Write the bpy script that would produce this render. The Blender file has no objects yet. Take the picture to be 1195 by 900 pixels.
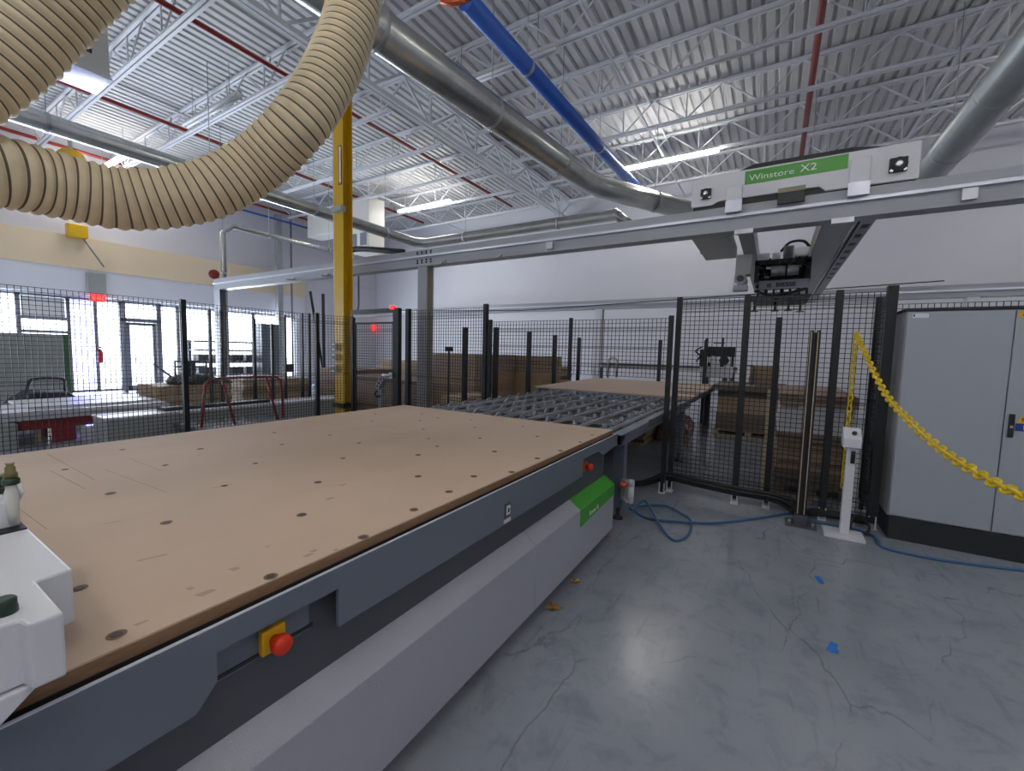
import bpy, math, random
from mathutils import Vector, Matrix
random.seed(7)
S = bpy.context.scene
COL = S.collection
PI = math.pi

# ------------------------------------------------------------------ camera
FPX, YAW, PITCH, ROLL, CAMH = 494.83, -0.549164, -0.0779552, 0.0253251, 1.55
Fv = Vector((math.sin(YAW)*math.cos(PITCH), math.cos(YAW)*math.cos(PITCH), math.sin(PITCH)))
r0 = Vector((math.cos(YAW), -math.sin(YAW), 0)); u0 = r0.cross(Fv)
Rv = math.cos(ROLL)*r0 + math.sin(ROLL)*u0
Uv = -math.sin(ROLL)*r0 + math.cos(ROLL)*u0
CAM = Vector((0, 0, CAMH))
cd = bpy.data.cameras.new('camera'); cam = bpy.data.objects.new('camera', cd); COL.objects.link(cam)
cd.sensor_width = 36; cd.lens = FPX/1195*36; cd.clip_start = 0.05; cd.clip_end = 200
cam.matrix_world = Matrix(((Rv.x, Uv.x, -Fv.x, 0), (Rv.y, Uv.y, -Fv.y, 0), (Rv.z, Uv.z, -Fv.z, CAMH), (0, 0, 0, 1)))
S.camera = cam
# surveying helpers: where a sight line through the photo meets a plane of the hall
def ray(px, py): return Fv*FPX + Rv*(px-597.5) - Uv*(py-450)
def at_z(px, py, z): d = ray(px, py); return CAM + d*((z-CAMH)/d.z)
def at_x(px, py, x): d = ray(px, py); return CAM + d*(x/d.x)
def at_y(px, py, y): d = ray(px, py); return CAM + d*(y/d.y)
def at_d(px, py, dist): d = ray(px, py); return CAM + d.normalized()*dist

# ------------------------------------------------------------------ materials
def lin(c): 
    return tuple(((v/255)/12.92 if v/255 <= .04045 else (((v/255)+.055)/1.055)**2.4) for v in c)
def mat(name, rgb, rough=.5, metal=0., var=.0, scale=6., bump=0., bscale=60., emit=0., spec=.5, stretch=None, alpha=None):
    m = bpy.data.materials.new(name); m.use_nodes = True
    nt = m.node_tree; b = nt.nodes['Principled BSDF']
    c = lin(rgb)
    b.inputs['Base Color'].default_value = (*c, 1); b.inputs['Roughness'].default_value = rough
    b.inputs['Metallic'].default_value = metal
    b.inputs['Specular IOR Level'].default_value = spec
    tc = nt.nodes.new('ShaderNodeTexCoord'); mp = nt.nodes.new('ShaderNodeMapping')
    nt.links.new(tc.outputs['Object'], mp.inputs['Vector'])
    if stretch: mp.inputs['Scale'].default_value = stretch
    if var > 0:
        n = nt.nodes.new('ShaderNodeTexNoise'); n.inputs['Scale'].default_value = scale; n.inputs['Detail'].default_value = 6
        nt.links.new(mp.outputs['Vector'], n.inputs['Vector'])
        r = nt.nodes.new('ShaderNodeValToRGB')
        r.color_ramp.elements[0].position = .3; r.color_ramp.elements[1].position = .7
        r.color_ramp.elements[0].color = (*[v*(1-var) for v in c], 1)
        r.color_ramp.elements[1].color = (*[min(1, v*(1+var)) for v in c], 1)
        nt.links.new(n.outputs['Fac'], r.inputs['Fac']); nt.links.new(r.outputs['Color'], b.inputs['Base Color'])
    if bump > 0:
        n2 = nt.nodes.new('ShaderNodeTexNoise'); n2.inputs['Scale'].default_value = bscale; n2.inputs['Detail'].default_value = 3
        nt.links.new(mp.outputs['Vector'], n2.inputs['Vector'])
        bp = nt.nodes.new('ShaderNodeBump'); bp.inputs['Strength'].default_value = bump; bp.inputs['Distance'].default_value = .01
        nt.links.new(n2.outputs['Fac'], bp.inputs['Height']); nt.links.new(bp.outputs['Normal'], b.inputs['Normal'])
    if emit > 0:
        b.inputs['Emission Color'].default_value = (*c, 1); b.inputs['Emission Strength'].default_value = emit
    return m
M = {}
M['deck'] = mat('deck_white', (205, 205, 206), .5, var=.06, scale=1.5)
M['joist'] = mat('joist_white', (218, 220, 226), .45)
M['wall'] = mat('painted_wall', (214, 214, 222), .7, var=.03, scale=.6, bump=.05, bscale=25)
M['wall_up'] = mat('painted_wall_upper', (205, 205, 212), .7, var=.03, scale=.5)
M['band'] = mat('tan_band', (222, 202, 172), .7, var=.03, scale=.6)
M['spoil'] = mat('mdf_spoilboard', (196, 172, 151), .62, var=.05, scale=3, stretch=(1, .35, 1))
M['mdf_edge'] = mat('mdf_edge', (136, 106, 80), .7, var=.15, scale=30, stretch=(1, 1, 8))
M['dark'] = mat('dark_gap', (38, 38, 42), .6)
M['black'] = mat('black_powder_coat', (26, 29, 33), .45)
M['rubber'] = mat('black_rubber', (24, 24, 26), .55)
M['slate'] = mat('slate_paint', (102, 109, 123), .42, bump=.12, bscale=350)
M['slate_dark'] = mat('slate_paint_dark', (74, 78, 86), .5, bump=.12, bscale=350)
M['panel'] = mat('light_grey_textured', (166, 168, 180), .32, bump=.35, bscale=260)
M['white'] = mat('white_paint', (216, 217, 224), .4, bump=.05, bscale=300)
M['cab'] = mat('cabinet_grey', (160, 166, 176), .42, bump=.12, bscale=300)
M['cab_side'] = mat('cabinet_side_grey', (150, 152, 155), .45, bump=.1, bscale=300)
M['plinth'] = mat('plinth_black', (32, 38, 42), .5)
M['beam'] = mat('gantry_grey', (158, 162, 170), .4)
M['olive'] = mat('column_side_tan', (134, 128, 108), .5)  # tan for the column's side face, reused on small crane parts
M['rail'] = mat('rail_light', (226, 230, 244), .25, metal=.3)
M['alu'] = mat('aluminium', (196, 198, 204), .32, metal=.85)
M['zinc'] = mat('galvanised', (186, 188, 184), .27, metal=.9, var=.1, scale=5)
M['zinc_grey'] = mat('galvanised_dull', (168, 172, 172), .4, metal=.55, var=.06, scale=5)
M['yellow'] = mat('yellow_paint', (212, 168, 14), .4, var=.06, scale=3)
M['ychain'] = mat('yellow_plastic', (222, 190, 40), .4)
M['green'] = mat('green_label', (62, 150, 42), .4)
M['white_ink'] = mat('white_ink', (230, 234, 232), .5)
M['black_ink'] = mat('black_ink', (30, 32, 36), .5)
M['red'] = mat('red_paint', (150, 34, 34), .42, var=.06)
M['red_pipe'] = mat('red_pipe', (142, 40, 34), .45)
M['red_knob'] = mat('red_plastic', (214, 52, 26), .35)
M['orange'] = mat('orange_plastic', (206, 88, 36), .45)
M['blue_pipe'] = mat('blue_pipe', (44, 92, 184), .3)
M['blue_hose'] = mat('blue_hose', (52, 96, 138), .4)
M['dk_hose'] = mat('dark_blue_hose', (48, 72, 92), .4)
M['copper'] = mat('copper', (190, 96, 62), .35, metal=.6)
M['hose'] = mat('tan_hose', (222, 206, 172), .5, var=.09, scale=14)
M['hose_line'] = mat('hose_wire', (92, 82, 66), .5)
M['tape'] = mat('blue_tape', (48, 120, 206), .5)
M['leaf'] = mat('dry_leaf', (140, 108, 60), .7, var=.3, scale=40)
M['wood'] = mat('pale_wood', (188, 168, 136), .65, var=.12, scale=8, stretch=(1, 6, 6))
M['brown'] = mat('mdf_brown', (158, 134, 106), .65, var=.16, scale=4, stretch=(.5, .5, 14))
M['brown_dk'] = mat('board_dark_brown', (108, 95, 82), .65, var=.25, scale=4, stretch=(.5, .5, 20))
M['redbrown'] = mat('board_red_brown', (146, 122, 108), .65, var=.2, scale=4, stretch=(.5, .5, 18))
M['melamine'] = mat('melamine_white', (206, 206, 214), .4)
M['grey_board'] = mat('grey_board', (158, 164, 164), .55, var=.06, scale=2)
M['navy'] = mat('navy_plastic', (26, 36, 52), .45)
M['green_edge'] = mat('green_edge', (66, 108, 70), .5)
M['film'] = mat('shrink_film', (120, 92, 72), .25, var=.4, scale=14, bump=.6, bscale=16)
M['lilac'] = mat('lilac_blind', (176, 170, 220), .6)
M['frame_al'] = mat('mullion_grey', (112, 112, 124), .5)
M['exit_red'] = mat('exit_sign_red', (240, 44, 40), .4, emit=2.2)
M['tube'] = mat('fluorescent_tube', (255, 252, 244), .4, emit=46)
M['tube_off'] = mat('tube_unlit', (236, 238, 244), .3)
M['hvac'] = mat('hvac_white', (206, 206, 202), .5)
M['screw'] = mat('screw_dark', (72, 62, 54), .5, metal=.3)
M['screw_rim'] = mat('screw_recess', (112, 90, 72), .7)
M['scribe'] = mat('scribe_line', (170, 147, 127), .7)
M['cardboard'] = mat('cardboard', (176, 142, 104), .7, var=.08)
M['gold'] = mat('brass', (122, 112, 76), .35, metal=.7)
M['greencap'] = mat('dark_green_cap', (34, 56, 44), .4)
M['outside'] = mat('outside_paving', (200, 200, 200), .8, var=.05)
M['sticker_y'] = mat('sticker_yellow', (236, 178, 20), .5)
M['sticker_b'] = mat('sticker_blue', (28, 62, 150), .5)
M['wheel'] = mat('roller_grey', (124, 130, 140), .4)
M['crate'] = mat('crate_grey', (112, 116, 132), .5)

m = M['lilac']; nt = m.node_tree; nt.nodes.clear(); o = nt.nodes.new('ShaderNodeOutputMaterial'); tl = nt.nodes.new('ShaderNodeBsdfTranslucent')
tl.inputs['Color'].default_value = (.42, .4, .72, 1); nt.links.new(tl.outputs[0], o.inputs['Surface'])
# glass
m = bpy.data.materials.new('window_glass'); m.use_nodes = True
nt = m.node_tree; nt.nodes.clear()
o = nt.nodes.new('ShaderNodeOutputMaterial'); mx = nt.nodes.new('ShaderNodeMixShader')
tr = nt.nodes.new('ShaderNodeBsdfTransparent'); gl = nt.nodes.new('ShaderNodeBsdfGlossy')
tr.inputs['Color'].default_value = (.95, .97, .98, 1); gl.inputs['Roughness'].default_value = .05
mx.inputs['Fac'].default_value = .06
nt.links.new(tr.outputs[0], mx.inputs[1]); nt.links.new(gl.outputs[0], mx.inputs[2]); nt.links.new(mx.outputs[0], o.inputs['Surface'])
M['glass'] = m

# sealed concrete floor: mottled grey, fine scratches, uneven gloss
m = mat('sealed_concrete', (136, 140, 148), .3); M['floor'] = m
nt = m.node_tree; b = nt.nodes['Principled BSDF']
tc = nt.nodes.new('ShaderNodeTexCoord')
n1 = nt.nodes.new('ShaderNodeTexNoise'); n1.inputs['Scale'].default_value = .7; n1.inputs['Detail'].default_value = 5; n1.inputs['Roughness'].default_value = .5
n2 = nt.nodes.new('ShaderNodeTexNoise'); n2.inputs['Scale'].default_value = 2.2; n2.inputs['Detail'].default_value = 4
nt.links.new(tc.outputs['Object'], n1.inputs['Vector']); nt.links.new(tc.outputs['Object'], n2.inputs['Vector'])
r1 = nt.nodes.new('ShaderNodeValToRGB'); r1.color_ramp.elements[0].position = .3; r1.color_ramp.elements[1].position = .72
r1.color_ramp.elements[0].color = (*lin((130, 137, 150)), 1); r1.color_ramp.elements[1].color = (*lin((160, 165, 175)), 1)
nt.links.new(n1.outputs['Fac'], r1.inputs['Fac'])
# hairline cracks / scratches from a stretched, distorted wave
mpv = nt.nodes.new('ShaderNodeMapping'); mpv.inputs['Scale'].default_value = (1.5, .7, 1)
mpv.inputs['Rotation'].default_value = (0, 0, .6)
nt.links.new(tc.outputs['Object'], mpv.inputs['Vector'])
vo = nt.nodes.new('ShaderNodeTexVoronoi'); vo.feature = 'DISTANCE_TO_EDGE'; vo.inputs['Scale'].default_value = 1.1
nd = nt.nodes.new('ShaderNodeTexNoise'); nd.inputs['Scale'].default_value = 3; nd.inputs['Detail'].default_value = 4
mixv = nt.nodes.new('ShaderNodeMix'); mixv.data_type = 'VECTOR'; mixv.inputs['Factor'].default_value = .22
nt.links.new(mpv.outputs['Vector'], nd.inputs['Vector'])
nt.links.new(mpv.outputs['Vector'], mixv.inputs['A']); nt.links.new(nd.outputs['Color'], mixv.inputs['B'])
nt.links.new(mixv.outputs['Result'], vo.inputs['Vector'])
rc = nt.nodes.new('ShaderNodeValToRGB'); rc.color_ramp.elements[0].position = .0; rc.color_ramp.elements[1].position = .006
rc.color_ramp.elements[0].color = (.6, .6, .6, 1); rc.color_ramp.elements[1].color = (1, 1, 1, 1)
nt.links.new(vo.outputs['Distance'], rc.inputs['Fac'])
rm = nt.nodes.new('ShaderNodeValToRGB'); rm.color_ramp.elements[0].position = .45; rm.color_ramp.elements[1].position = .56
nt.links.new(n2.outputs['Fac'], rm.inputs['Fac'])
mc = nt.nodes.new('ShaderNodeMix'); mc.data_type = 'RGBA'; mc.blend_type = 'MIX'
nt.links.new(rm.outputs['Color'], mc.inputs['Factor']); mc.inputs['A'].default_value = (1, 1, 1, 1)
nt.links.new(rc.outputs['Color'], mc.inputs['B'])
mm = nt.nodes.new('ShaderNodeMix'); mm.data_type = 'RGBA'; mm.blend_type = 'MULTIPLY'; mm.inputs['Factor'].default_value = 1
nt.links.new(r1.outputs['Color'], mm.inputs['A']); nt.links.new(mc.outputs['Result'], mm.inputs['B'])
n3 = nt.nodes.new('ShaderNodeTexNoise'); n3.inputs['Scale'].default_value = 5.5; n3.inputs['Detail'].default_value = 8; n3.inputs['Roughness'].default_value = .7; n3.inputs['Distortion'].default_value = .6
nt.links.new(tc.outputs['Object'], n3.inputs['Vector'])
r3 = nt.nodes.new('ShaderNodeValToRGB'); r3.color_ramp.elements[0].position = .28; r3.color_ramp.elements[1].position = .5
r3.color_ramp.elements[0].color = (.74, .75, .78, 1); r3.color_ramp.elements[1].color = (1, 1, 1, 1); nt.links.new(n3.outputs['Fac'], r3.inputs['Fac'])
ms = nt.nodes.new('ShaderNodeMapping'); ms.inputs['Scale'].default_value = (9, .9, 1); ms.inputs['Rotation'].default_value = (0, 0, .35); nt.links.new(tc.outputs['Object'], ms.inputs['Vector'])
n4 = nt.nodes.new('ShaderNodeTexNoise'); n4.inputs['Scale'].default_value = 2.2; n4.inputs['Detail'].default_value = 9; nt.links.new(ms.outputs['Vector'], n4.inputs['Vector'])
r4 = nt.nodes.new('ShaderNodeValToRGB'); r4.color_ramp.elements[0].position = .3; r4.color_ramp.elements[1].position = .4
r4.color_ramp.elements[0].color = (.85, .85, .87, 1); r4.color_ramp.elements[1].color = (1, 1, 1, 1); nt.links.new(n4.outputs['Fac'], r4.inputs['Fac'])
prev = mm.outputs['Result']
for extra in (r3, r4):
    mx_ = nt.nodes.new('ShaderNodeMix'); mx_.data_type = 'RGBA'; mx_.blend_type = 'MULTIPLY'; mx_.inputs['Factor'].default_value = 1
    nt.links.new(prev, mx_.inputs['A']); nt.links.new(extra.outputs['Color'], mx_.inputs['B']); prev = mx_.outputs['Result']
nt.links.new(prev, b.inputs['Base Color'])
rr = nt.nodes.new('ShaderNodeMapRange'); rr.inputs['From Min'].default_value = .3; rr.inputs['From Max'].default_value = .7
rr.inputs['To Min'].default_value = .17; rr.inputs['To Max'].default_value = .24
nt.links.new(n2.outputs['Fac'], rr.inputs['Value']); nt.links.new(rr.outputs['Result'], b.inputs['Roughness'])
bp = nt.nodes.new('ShaderNodeBump'); bp.inputs['Strength'].default_value = .0


# ------------------------------------------------------------------ mesh builder
class MB:
    def __init__(s): s.v = []; s.f = []; s.m = []; s.sm = []
    def add(s, vs, fs, mi=0, smooth=False):
        o = len(s.v); s.v += [tuple(v) for v in vs]
        for f in fs: s.f.append(tuple(i+o for i in f)); s.m.append(mi); s.sm.append(smooth)
        return s
    def box(s, x0, y0, z0, x1, y1, z1, mi=0):
        x0, x1 = min(x0, x1), max(x0, x1); y0, y1 = min(y0, y1), max(y0, y1); z0, z1 = min(z0, z1), max(z0, z1)
        return s.add([(x0,y0,z0),(x1,y0,z0),(x1,y1,z0),(x0,y1,z0),(x0,y0,z1),(x1,y0,z1),(x1,y1,z1),(x0,y1,z1)],
                     [(0,3,2,1),(4,5,6,7),(0,1,5,4),(1,2,6,5),(2,3,7,6),(3,0,4,7)], mi)
    def obox(s, c, size, mtx=None, mi=0):
        c = Vector(c); h = Vector(size)/2; mt = mtx or Matrix.Identity(3); vs = []
        for k in range(8):
            p = Vector(((1 if k & 1 else -1)*h.x, (1 if k & 2 else -1)*h.y, (1 if k & 4 else -1)*h.z)); vs.append(c + mt @ p)
        return s.add(vs, [(0,2,3,1),(4,5,7,6),(0,1,5,4),(1,3,7,5),(3,2,6,7),(2,0,4,6)], mi)
    def bar(s, a, b, w, h, mi=0, up=(0,0,1)):
        a = Vector(a); b = Vector(b); d = (b-a).normalized(); u = Vector(up)
        if abs(d.dot(u)) > .98: u = Vector((1,0,0))
        sd = d.cross(u).normalized()*w/2; u = sd.cross(d).normalized()*h/2
        vs = [a-sd-u, a+sd-u, a+sd+u, a-sd+u, b-sd-u, b+sd-u, b+sd+u, b-sd+u]
        return s.add(vs, [(0,1,2,3),(4,7,6,5),(0,4,5,1),(1,5,6,2),(2,6,7,3),(3,7,4,0)], mi)
    def cyl(s, a, b, r, n=14, mi=0, r2=None, caps=True):
        return s.tube([a, b], [r, r if r2 is None else r2], n, mi, caps)
    def tube(s, path, r, n=10, mi=0, caps=True, closed=False, mis=None):
        P = [Vector(p) for p in path]; k = len(P)
        R = r if isinstance(r, (list, tuple)) else [r]*k
        T = []
        for i in range(k):
            if closed: t = P[(i+1) % k]-P[i-1]
            else: t = P[min(i+1, k-1)]-P[max(i-1, 0)]
            T.append(t.normalized() if t.length > 1e-9 else (T[-1] if T else Vector((0,0,1))))
        u = Vector((0,0,1)) if abs(T[0].z) < .9 else Vector((1,0,0))
        u = (u - T[0]*u.dot(T[0])).normalized(); o = len(s.v)
        for i in range(k):
            u = (u - T[i]*u.dot(T[i])).normalized(); w = T[i].cross(u)
            for j in range(n):
                a = 2*PI*j/n; s.v.append(tuple(P[i] + (u*math.cos(a)+w*math.sin(a))*R[i]))
        for i in range(k if closed else k-1):
            i2 = (i+1) % k
            for j in range(n):
                j2 = (j+1) % n
                s.f.append((o+i*n+j, o+i*n+j2, o+i2*n+j2, o+i2*n+j)); s.m.append(mis[i] if mis else mi); s.sm.append(True)
        if caps and not closed:
            s.f.append(tuple(o+j for j in reversed(range(n)))); s.m.append(mi); s.sm.append(False)
            s.f.append(tuple(o+(k-1)*n+j for j in range(n))); s.m.append(mi); s.sm.append(False)
        return s
    def prism(s, poly, axis, a0, a1, mi=0):
        n = len(poly)
        def P(p, a): return {'x': (a, p[0], p[1]), 'y': (p[0], a, p[1]), 'z': (p[0], p[1], a)}[axis]
        vs = [P(p, a0) for p in poly] + [P(p, a1) for p in poly]
        fs = [tuple(reversed(range(n))), tuple(range(n, 2*n))] + [(i, (i+1) % n, n+(i+1) % n, n+i) for i in range(n)]
        return s.add(vs, fs, mi)
    def lathe(s, c, prof, n=16, mi=0, axis=(0,0,1)):
        ax = Vector(axis).normalized(); c = Vector(c)
        s.tube([c+ax*z for r, z in prof], [max(r, 1e-4) for r, z in prof], n, mi, True)
        return s
    def build(s, name, mats, parent=None, origin=None, bevel=0, seg=2):
        me = bpy.data.meshes.new(name)
        if parent is not None: og = Vector(parent['_o'])
        elif origin is not None: og = Vector(origin)
        else:
            xs = [v[0] for v in s.v]; ys = [v[1] for v in s.v]; zs = [v[2] for v in s.v]
            og = Vector(((min(xs)+max(xs))/2, (min(ys)+max(ys))/2, min(zs)))
        me.from_pydata([tuple(Vector(v)-og) for v in s.v], [], s.f)
        mats = mats if isinstance(mats, (list, tuple)) else [mats]
        for k in mats: me.materials.append(M[k])
        me.polygons.foreach_set('material_index', s.m); me.polygons.foreach_set('use_smooth', s.sm)
        import bmesh
        bm = bmesh.new(); bm.from_mesh(me); bmesh.ops.recalc_face_normals(bm, faces=bm.faces); bm.to_mesh(me); bm.free()
        ob = bpy.data.objects.new(name, me); COL.objects.link(ob)
        if parent is not None: ob.parent = parent; ob['_o'] = tuple(og)
        else: ob.location = og; ob['_o'] = tuple(og)
        if bevel:
            bv = ob.modifiers.new('soft_edges', 'BEVEL'); bv.width = bevel; bv.segments = seg; bv.limit_method = 'ANGLE'; bv.angle_limit = math.radians(40)
        return ob
def tag(o, label, cat, group=None):
    o['label'] = label; o['category'] = cat
    if group: o['group'] = group
    return o
def thing(name, label, cat, loc, group=None):
    o = bpy.data.objects.new(name, None); COL.objects.link(o); o.location = loc; o.empty_display_size = .1
    o['_o'] = tuple(loc); return tag(o, label, cat, group)
def struct(o): o['kind'] = 'structure'; return o
def copy_tree(o, parent=None):
    c = o.copy(); COL.objects.link(c); c.parent = parent
    for ch in list(o.children): copy_tree(ch, c)
    return c
def dup(root, loc, label, group=None):
    c = copy_tree(root); c.location = loc; c['_o'] = tuple(loc); c['label'] = label
    if group: c['group'] = group
    return c
def text(body, size, parent, origin, xdir, ydir, material, name='lettering', extrude=.0008, offset=.0, sx=1.):
    cu = bpy.data.curves.new('t', 'FONT'); cu.body = body; cu.size = size; cu.extrude = extrude; cu.offset = offset
    cu.align_x = 'CENTER'; cu.align_y = 'CENTER'; cu.resolution_u = 3
    ob = bpy.data.objects.new('t', cu); COL.objects.link(ob)
    dg = bpy.context.evaluated_depsgraph_get(); me = bpy.data.meshes.new_from_object(ob.evaluated_get(dg))
    bpy.data.objects.remove(ob); bpy.data.curves.remove(cu)
    x = Vector(xdir).normalized(); y = Vector(ydir).normalized(); z = x.cross(y)
    rel = Vector(origin)-Vector(parent['_o'])
    for v in me.vertices: v.co = rel + x*v.co.x*sx + y*v.co.y + z*v.co.z
    me.materials.clear(); me.materials.append(M[material]); me.name = name
    o = bpy.data.objects.new(name, me); COL.objects.link(o); o.parent = parent; o['_o'] = parent['_o']
    return o
def smooth_path(pts, n=10):
    P = [Vector(p) for p in pts]; out = []
    P = [P[0]*2-P[1]] + P + [P[-1]*2-P[-2]]
    for i in range(1, len(P)-2):
        a, b, c, d = P[i-1:i+3]
        for k in range(n):
            t = k/n
            out.append(.5*((2*b) + (c-a)*t + (2*a-5*b+4*c-d)*t*t + (3*b-a-3*c+d)*t**3))
    out.append(P[-2]); return out
def resample(P, step):
    out = [P[0]]; acc = 0
    for i in range(1, len(P)):
        a, b = P[i-1], P[i]; L = (b-a).length; t = step-acc
        while t <= L: out.append(a+(b-a)*(t/L)); t += step
        acc = (acc+L) % step if L > 0 else acc
    return out

# ------------------------------------------------------------------ room shell
XL, XR, YF, YB, ZD = -17.2, 7.0, -7.0, 14.8, 7.24
struct(MB().box(XL-.3, YF-.2, -.2, XR+.2, YB+.2, 0).build('floor', 'floor', origin=(0,0,0)))
struct(MB().box(XL-.3, YB, 0, XR+.2, YB+.2, 7.6).build('wall_back', 'wall', origin=(0,YB,0)))
struct(MB().box(XR, YF, 0, XR+.2, YB, 7.6).build('wall_right', 'wall', origin=(XR,0,0)))
struct(MB().box(XL-.3, YF-.2, 0, XR+.2, YF, 7.6).build('wall_front', 'wall', origin=(0,YF,0)))
# corrugated deck, ribs run front to back
mb = MB(); prof = []; x = XL-.3; p = .2
while x < XR+.2:
    prof += [(x, ZD+.05), (x+.035, ZD+.05), (x+.06, ZD), (x+.165, ZD)]; x += p; 
    prof += []
    prof[-1] = (x-.025, ZD)
vs = [(a, YF-.2, z) for a, z in prof] + [(a, YB+.2, z) for a, z in prof]; n = len(prof)
mb.add(vs, [(i, i+1, n+i+1, n+i) for i in range(n-1)])
mb.box(XL-.3, YF-.2, ZD+.1, XR+.2, YB+.2, ZD+.2)
struct(mb.build('ceiling', 'deck', origin=(0,0,ZD)))

# left wall with a long run of glazing
WT = 2.82
def wy(px, py=400): return at_x(px, py, XL).y
y_open0, y_open1 = -2.2, 10.6
mb = MB().box(XL-.25, YF, WT, XL, YB, 7.6).box(XL-.25, YF, 0, XL, y_open0, WT).box(XL-.25, y_open1, 0, XL, YB, WT)
wl = struct(mb.build('wall_left', 'wall_up', origin=(XL,0,0)))
struct(MB().box(XL, YF, 3.62, XL+.28, 10.8, 4.5).build('trim_1', 'band'))
struct(MB().box(XL, YF, 2.86, XL+.25, 10.8, 3.62).build('trim_2', 'wall'))
struct(MB().box(XL, YF, 4.5, XL+.05, YB, 4.53).build('trim_3', 'wall_up'))
wn = 0
def window(ya, yb, z0=.06, z1=WT, mats='glass', bars=(), solid=None):
    global wn; wn += 1
    w = struct(MB().box(XL-.16, ya, z0, XL-.02, ya+.04, z1).box(XL-.16, yb-.04, z0, XL-.02, yb, z1).box(XL-.16, ya, z0, XL-.02, yb, z0+.07)
        .box(XL-.16, ya, z1-.06, XL-.02, yb, z1).build('window_%d' % wn, 'frame_al', origin=(XL-.09,(ya+yb)/2,z0)))
    if bars:
        b_ = MB()
        for zb in bars: b_.box(XL-.15, ya, zb-.04, XL-.03, yb, zb+.04)
        b_.build('window_bar', 'frame_al', w)
    MB().box(XL-.1, ya+.05, z0+.05, XL-.09, yb-.05, z1-.05).build('pane', 'glass', w)
    if solid: MB().box(XL-.12, ya+.06, solid[0], XL-.06, yb-.06, solid[1]).build('spandrel', 'hvac', w)
    return w
Y = lambda px: wy(px)
edges = [y_open0, Y(-60), Y(24), Y(82), Y(113.5), Y(143)]
window(edges[0], edges[1]); window(edges[1], edges[2]); window(edges[2], edges[3], bars=(2.18, 1.8), solid=(2.22, WT-.07))
wb = window(edges[3], edges[4]); MB().box(XL-.13, edges[3]+.07, .14, XL-.125, edges[4]-.07, WT-.07).build('blind', 'lilac', wb)
window(edges[4], edges[5])
# glass entrance door with transom
d0, d1 = Y(143), Y(188)
dr = struct(MB().box(XL-.18, d0, 0, XL+.02, d0+.1, WT).box(XL-.18, d1-.1, 0, XL+.02, d1, WT).box(XL-.18, d0, 2.2, XL+.02, d1, 2.32).box(XL-.18, d0, WT-.06, XL+.02, d1, WT)
    .build('door_1', 'frame_al', origin=(XL-.09,(d0+d1)/2,0)))
MB().box(XL-.1, d0+.1, 2.32, XL-.09, d1-.1, WT-.06).build('transom_pane', 'glass', dr)
lf = MB().box(XL-.12, d0+.11, .03, XL-.05, d0+.2, 2.19).box(XL-.12, d1-.2, .03, XL-.05, d1-.11, 2.19).box(XL-.12, d0+.11, .03, XL-.05, d1-.11, .2).box(XL-.12, d0+.11, 2.1, XL-.05, d1-.11, 2.19).build('door_leaf', 'frame_al', dr)
MB().box(XL-.09, d0+.19, .19, XL-.08, d1-.19, 2.11).build('door_pane', 'glass', lf)
MB().cyl((XL, d0+.3, .95), (XL, d0+.3, 1.3), .015).box(XL-.05, d0+.29, .95, XL, d0+.31, .98).box(XL-.05, d0+.29, 1.27, XL, d0+.31, 1.3).build('door_handle', 'alu', lf)
ed = [d1, Y(209), Y(257), Y(297), Y(345), y_open1]
for a, b_ in zip(ed[:-1], ed[1:]):
    if b_-a > .1: window(a, b_)
struct(MB().box(-60, -40, -.25, XL-.3, 45, -.1).build('ground_outside', 'outside', origin=(-40,0,-.1)))
# ------------------------------------------------------------------ roof structure
ZB, ZT = 6.6, 7.22
def joist_mesh(x0, x1, root):
    L = x1-x0; y = root['_o'][1]
    MB().box(x0, y-.065, ZT-.05, x1, y-.012, ZT).box(x0, y+.012, ZT-.05, x1, y+.065, ZT).build('top_chord', 'joist', root)
    MB().box(x0+.5, y-.06, ZB, x1-.5, y-.012, ZB+.045).box(x0+.5, y+.012, ZB, x1-.5, y+.06, ZB+.045).build('bottom_chord', 'joist', root)
    w = MB(); p = 1.36; k = int(L/p); p = L/k
    for i in range(k):
        xc = x0+(i+.5)*p
        w.bar((xc, y, ZB+.03), (xc, y, ZT-.03), .024, .024)
        w.bar((xc, y, ZB+.03), (max(x0, xc-p/2), y, ZT-.03), .026, .026); w.bar((xc, y, ZB+.03), (min(x1, xc+p/2), y, ZT-.03), .026, .026)
    w.build('web', 'joist', root)
XG = -6.75
ORD = ['first', 'second', 'third', 'fourth', 'fifth', 'sixth', 'seventh', 'eighth', 'ninth', 'tenth', 'eleventh', 'twelfth']
ys = [13.35-1.68*i for i in range(8)]
for side, x0, x1, nm in (('r', XG+.05, XR, 'right of main girder'), ('l', XL+.02, XG-.05, 'left of main girder')):
    src = None
    for i, y in enumerate(ys):
        lab = 'white open-web roof joist %s, %s from the back wall' % (nm, ORD[i])
        if src is None:
            src = thing('roof_joist', lab, 'roof joist', ((x0+x1)/2, y, ZB), 'open-web joists '+nm); joist_mesh(x0, x1, src)
        else: dup(src, ((x0+x1)/2, y, ZB), lab)
g = thing('roof_girder', 'white trussed girder running front to back over the yellow column', 'girder', (XG, 4, 6.4))
MB().box(XG-.09, YF, 6.42, XG-.015, YB, 6.5).box(XG+.015, YF, 6.42, XG+.09, YB, 6.5).build('bottom_chord', 'joist', g)
MB().box(XG-.09, YF, 7.1, XG-.015, YB, 7.2).box(XG+.015, YF, 7.1, XG+.09, YB, 7.2).build('top_chord', 'joist', g)
w = MB(); yy = YF+.03
while yy < YB-1.6:
    w.bar((XG, yy, 7.12), (XG, yy+.84, 6.46), .05, .05); w.bar((XG, yy+.84, 6.46), (XG, yy+1.68, 7.12), .05, .05); w.bar((XG, yy+.84, 6.46), (XG, yy+.84, 7.12), .04, .04); yy += 1.68
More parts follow.
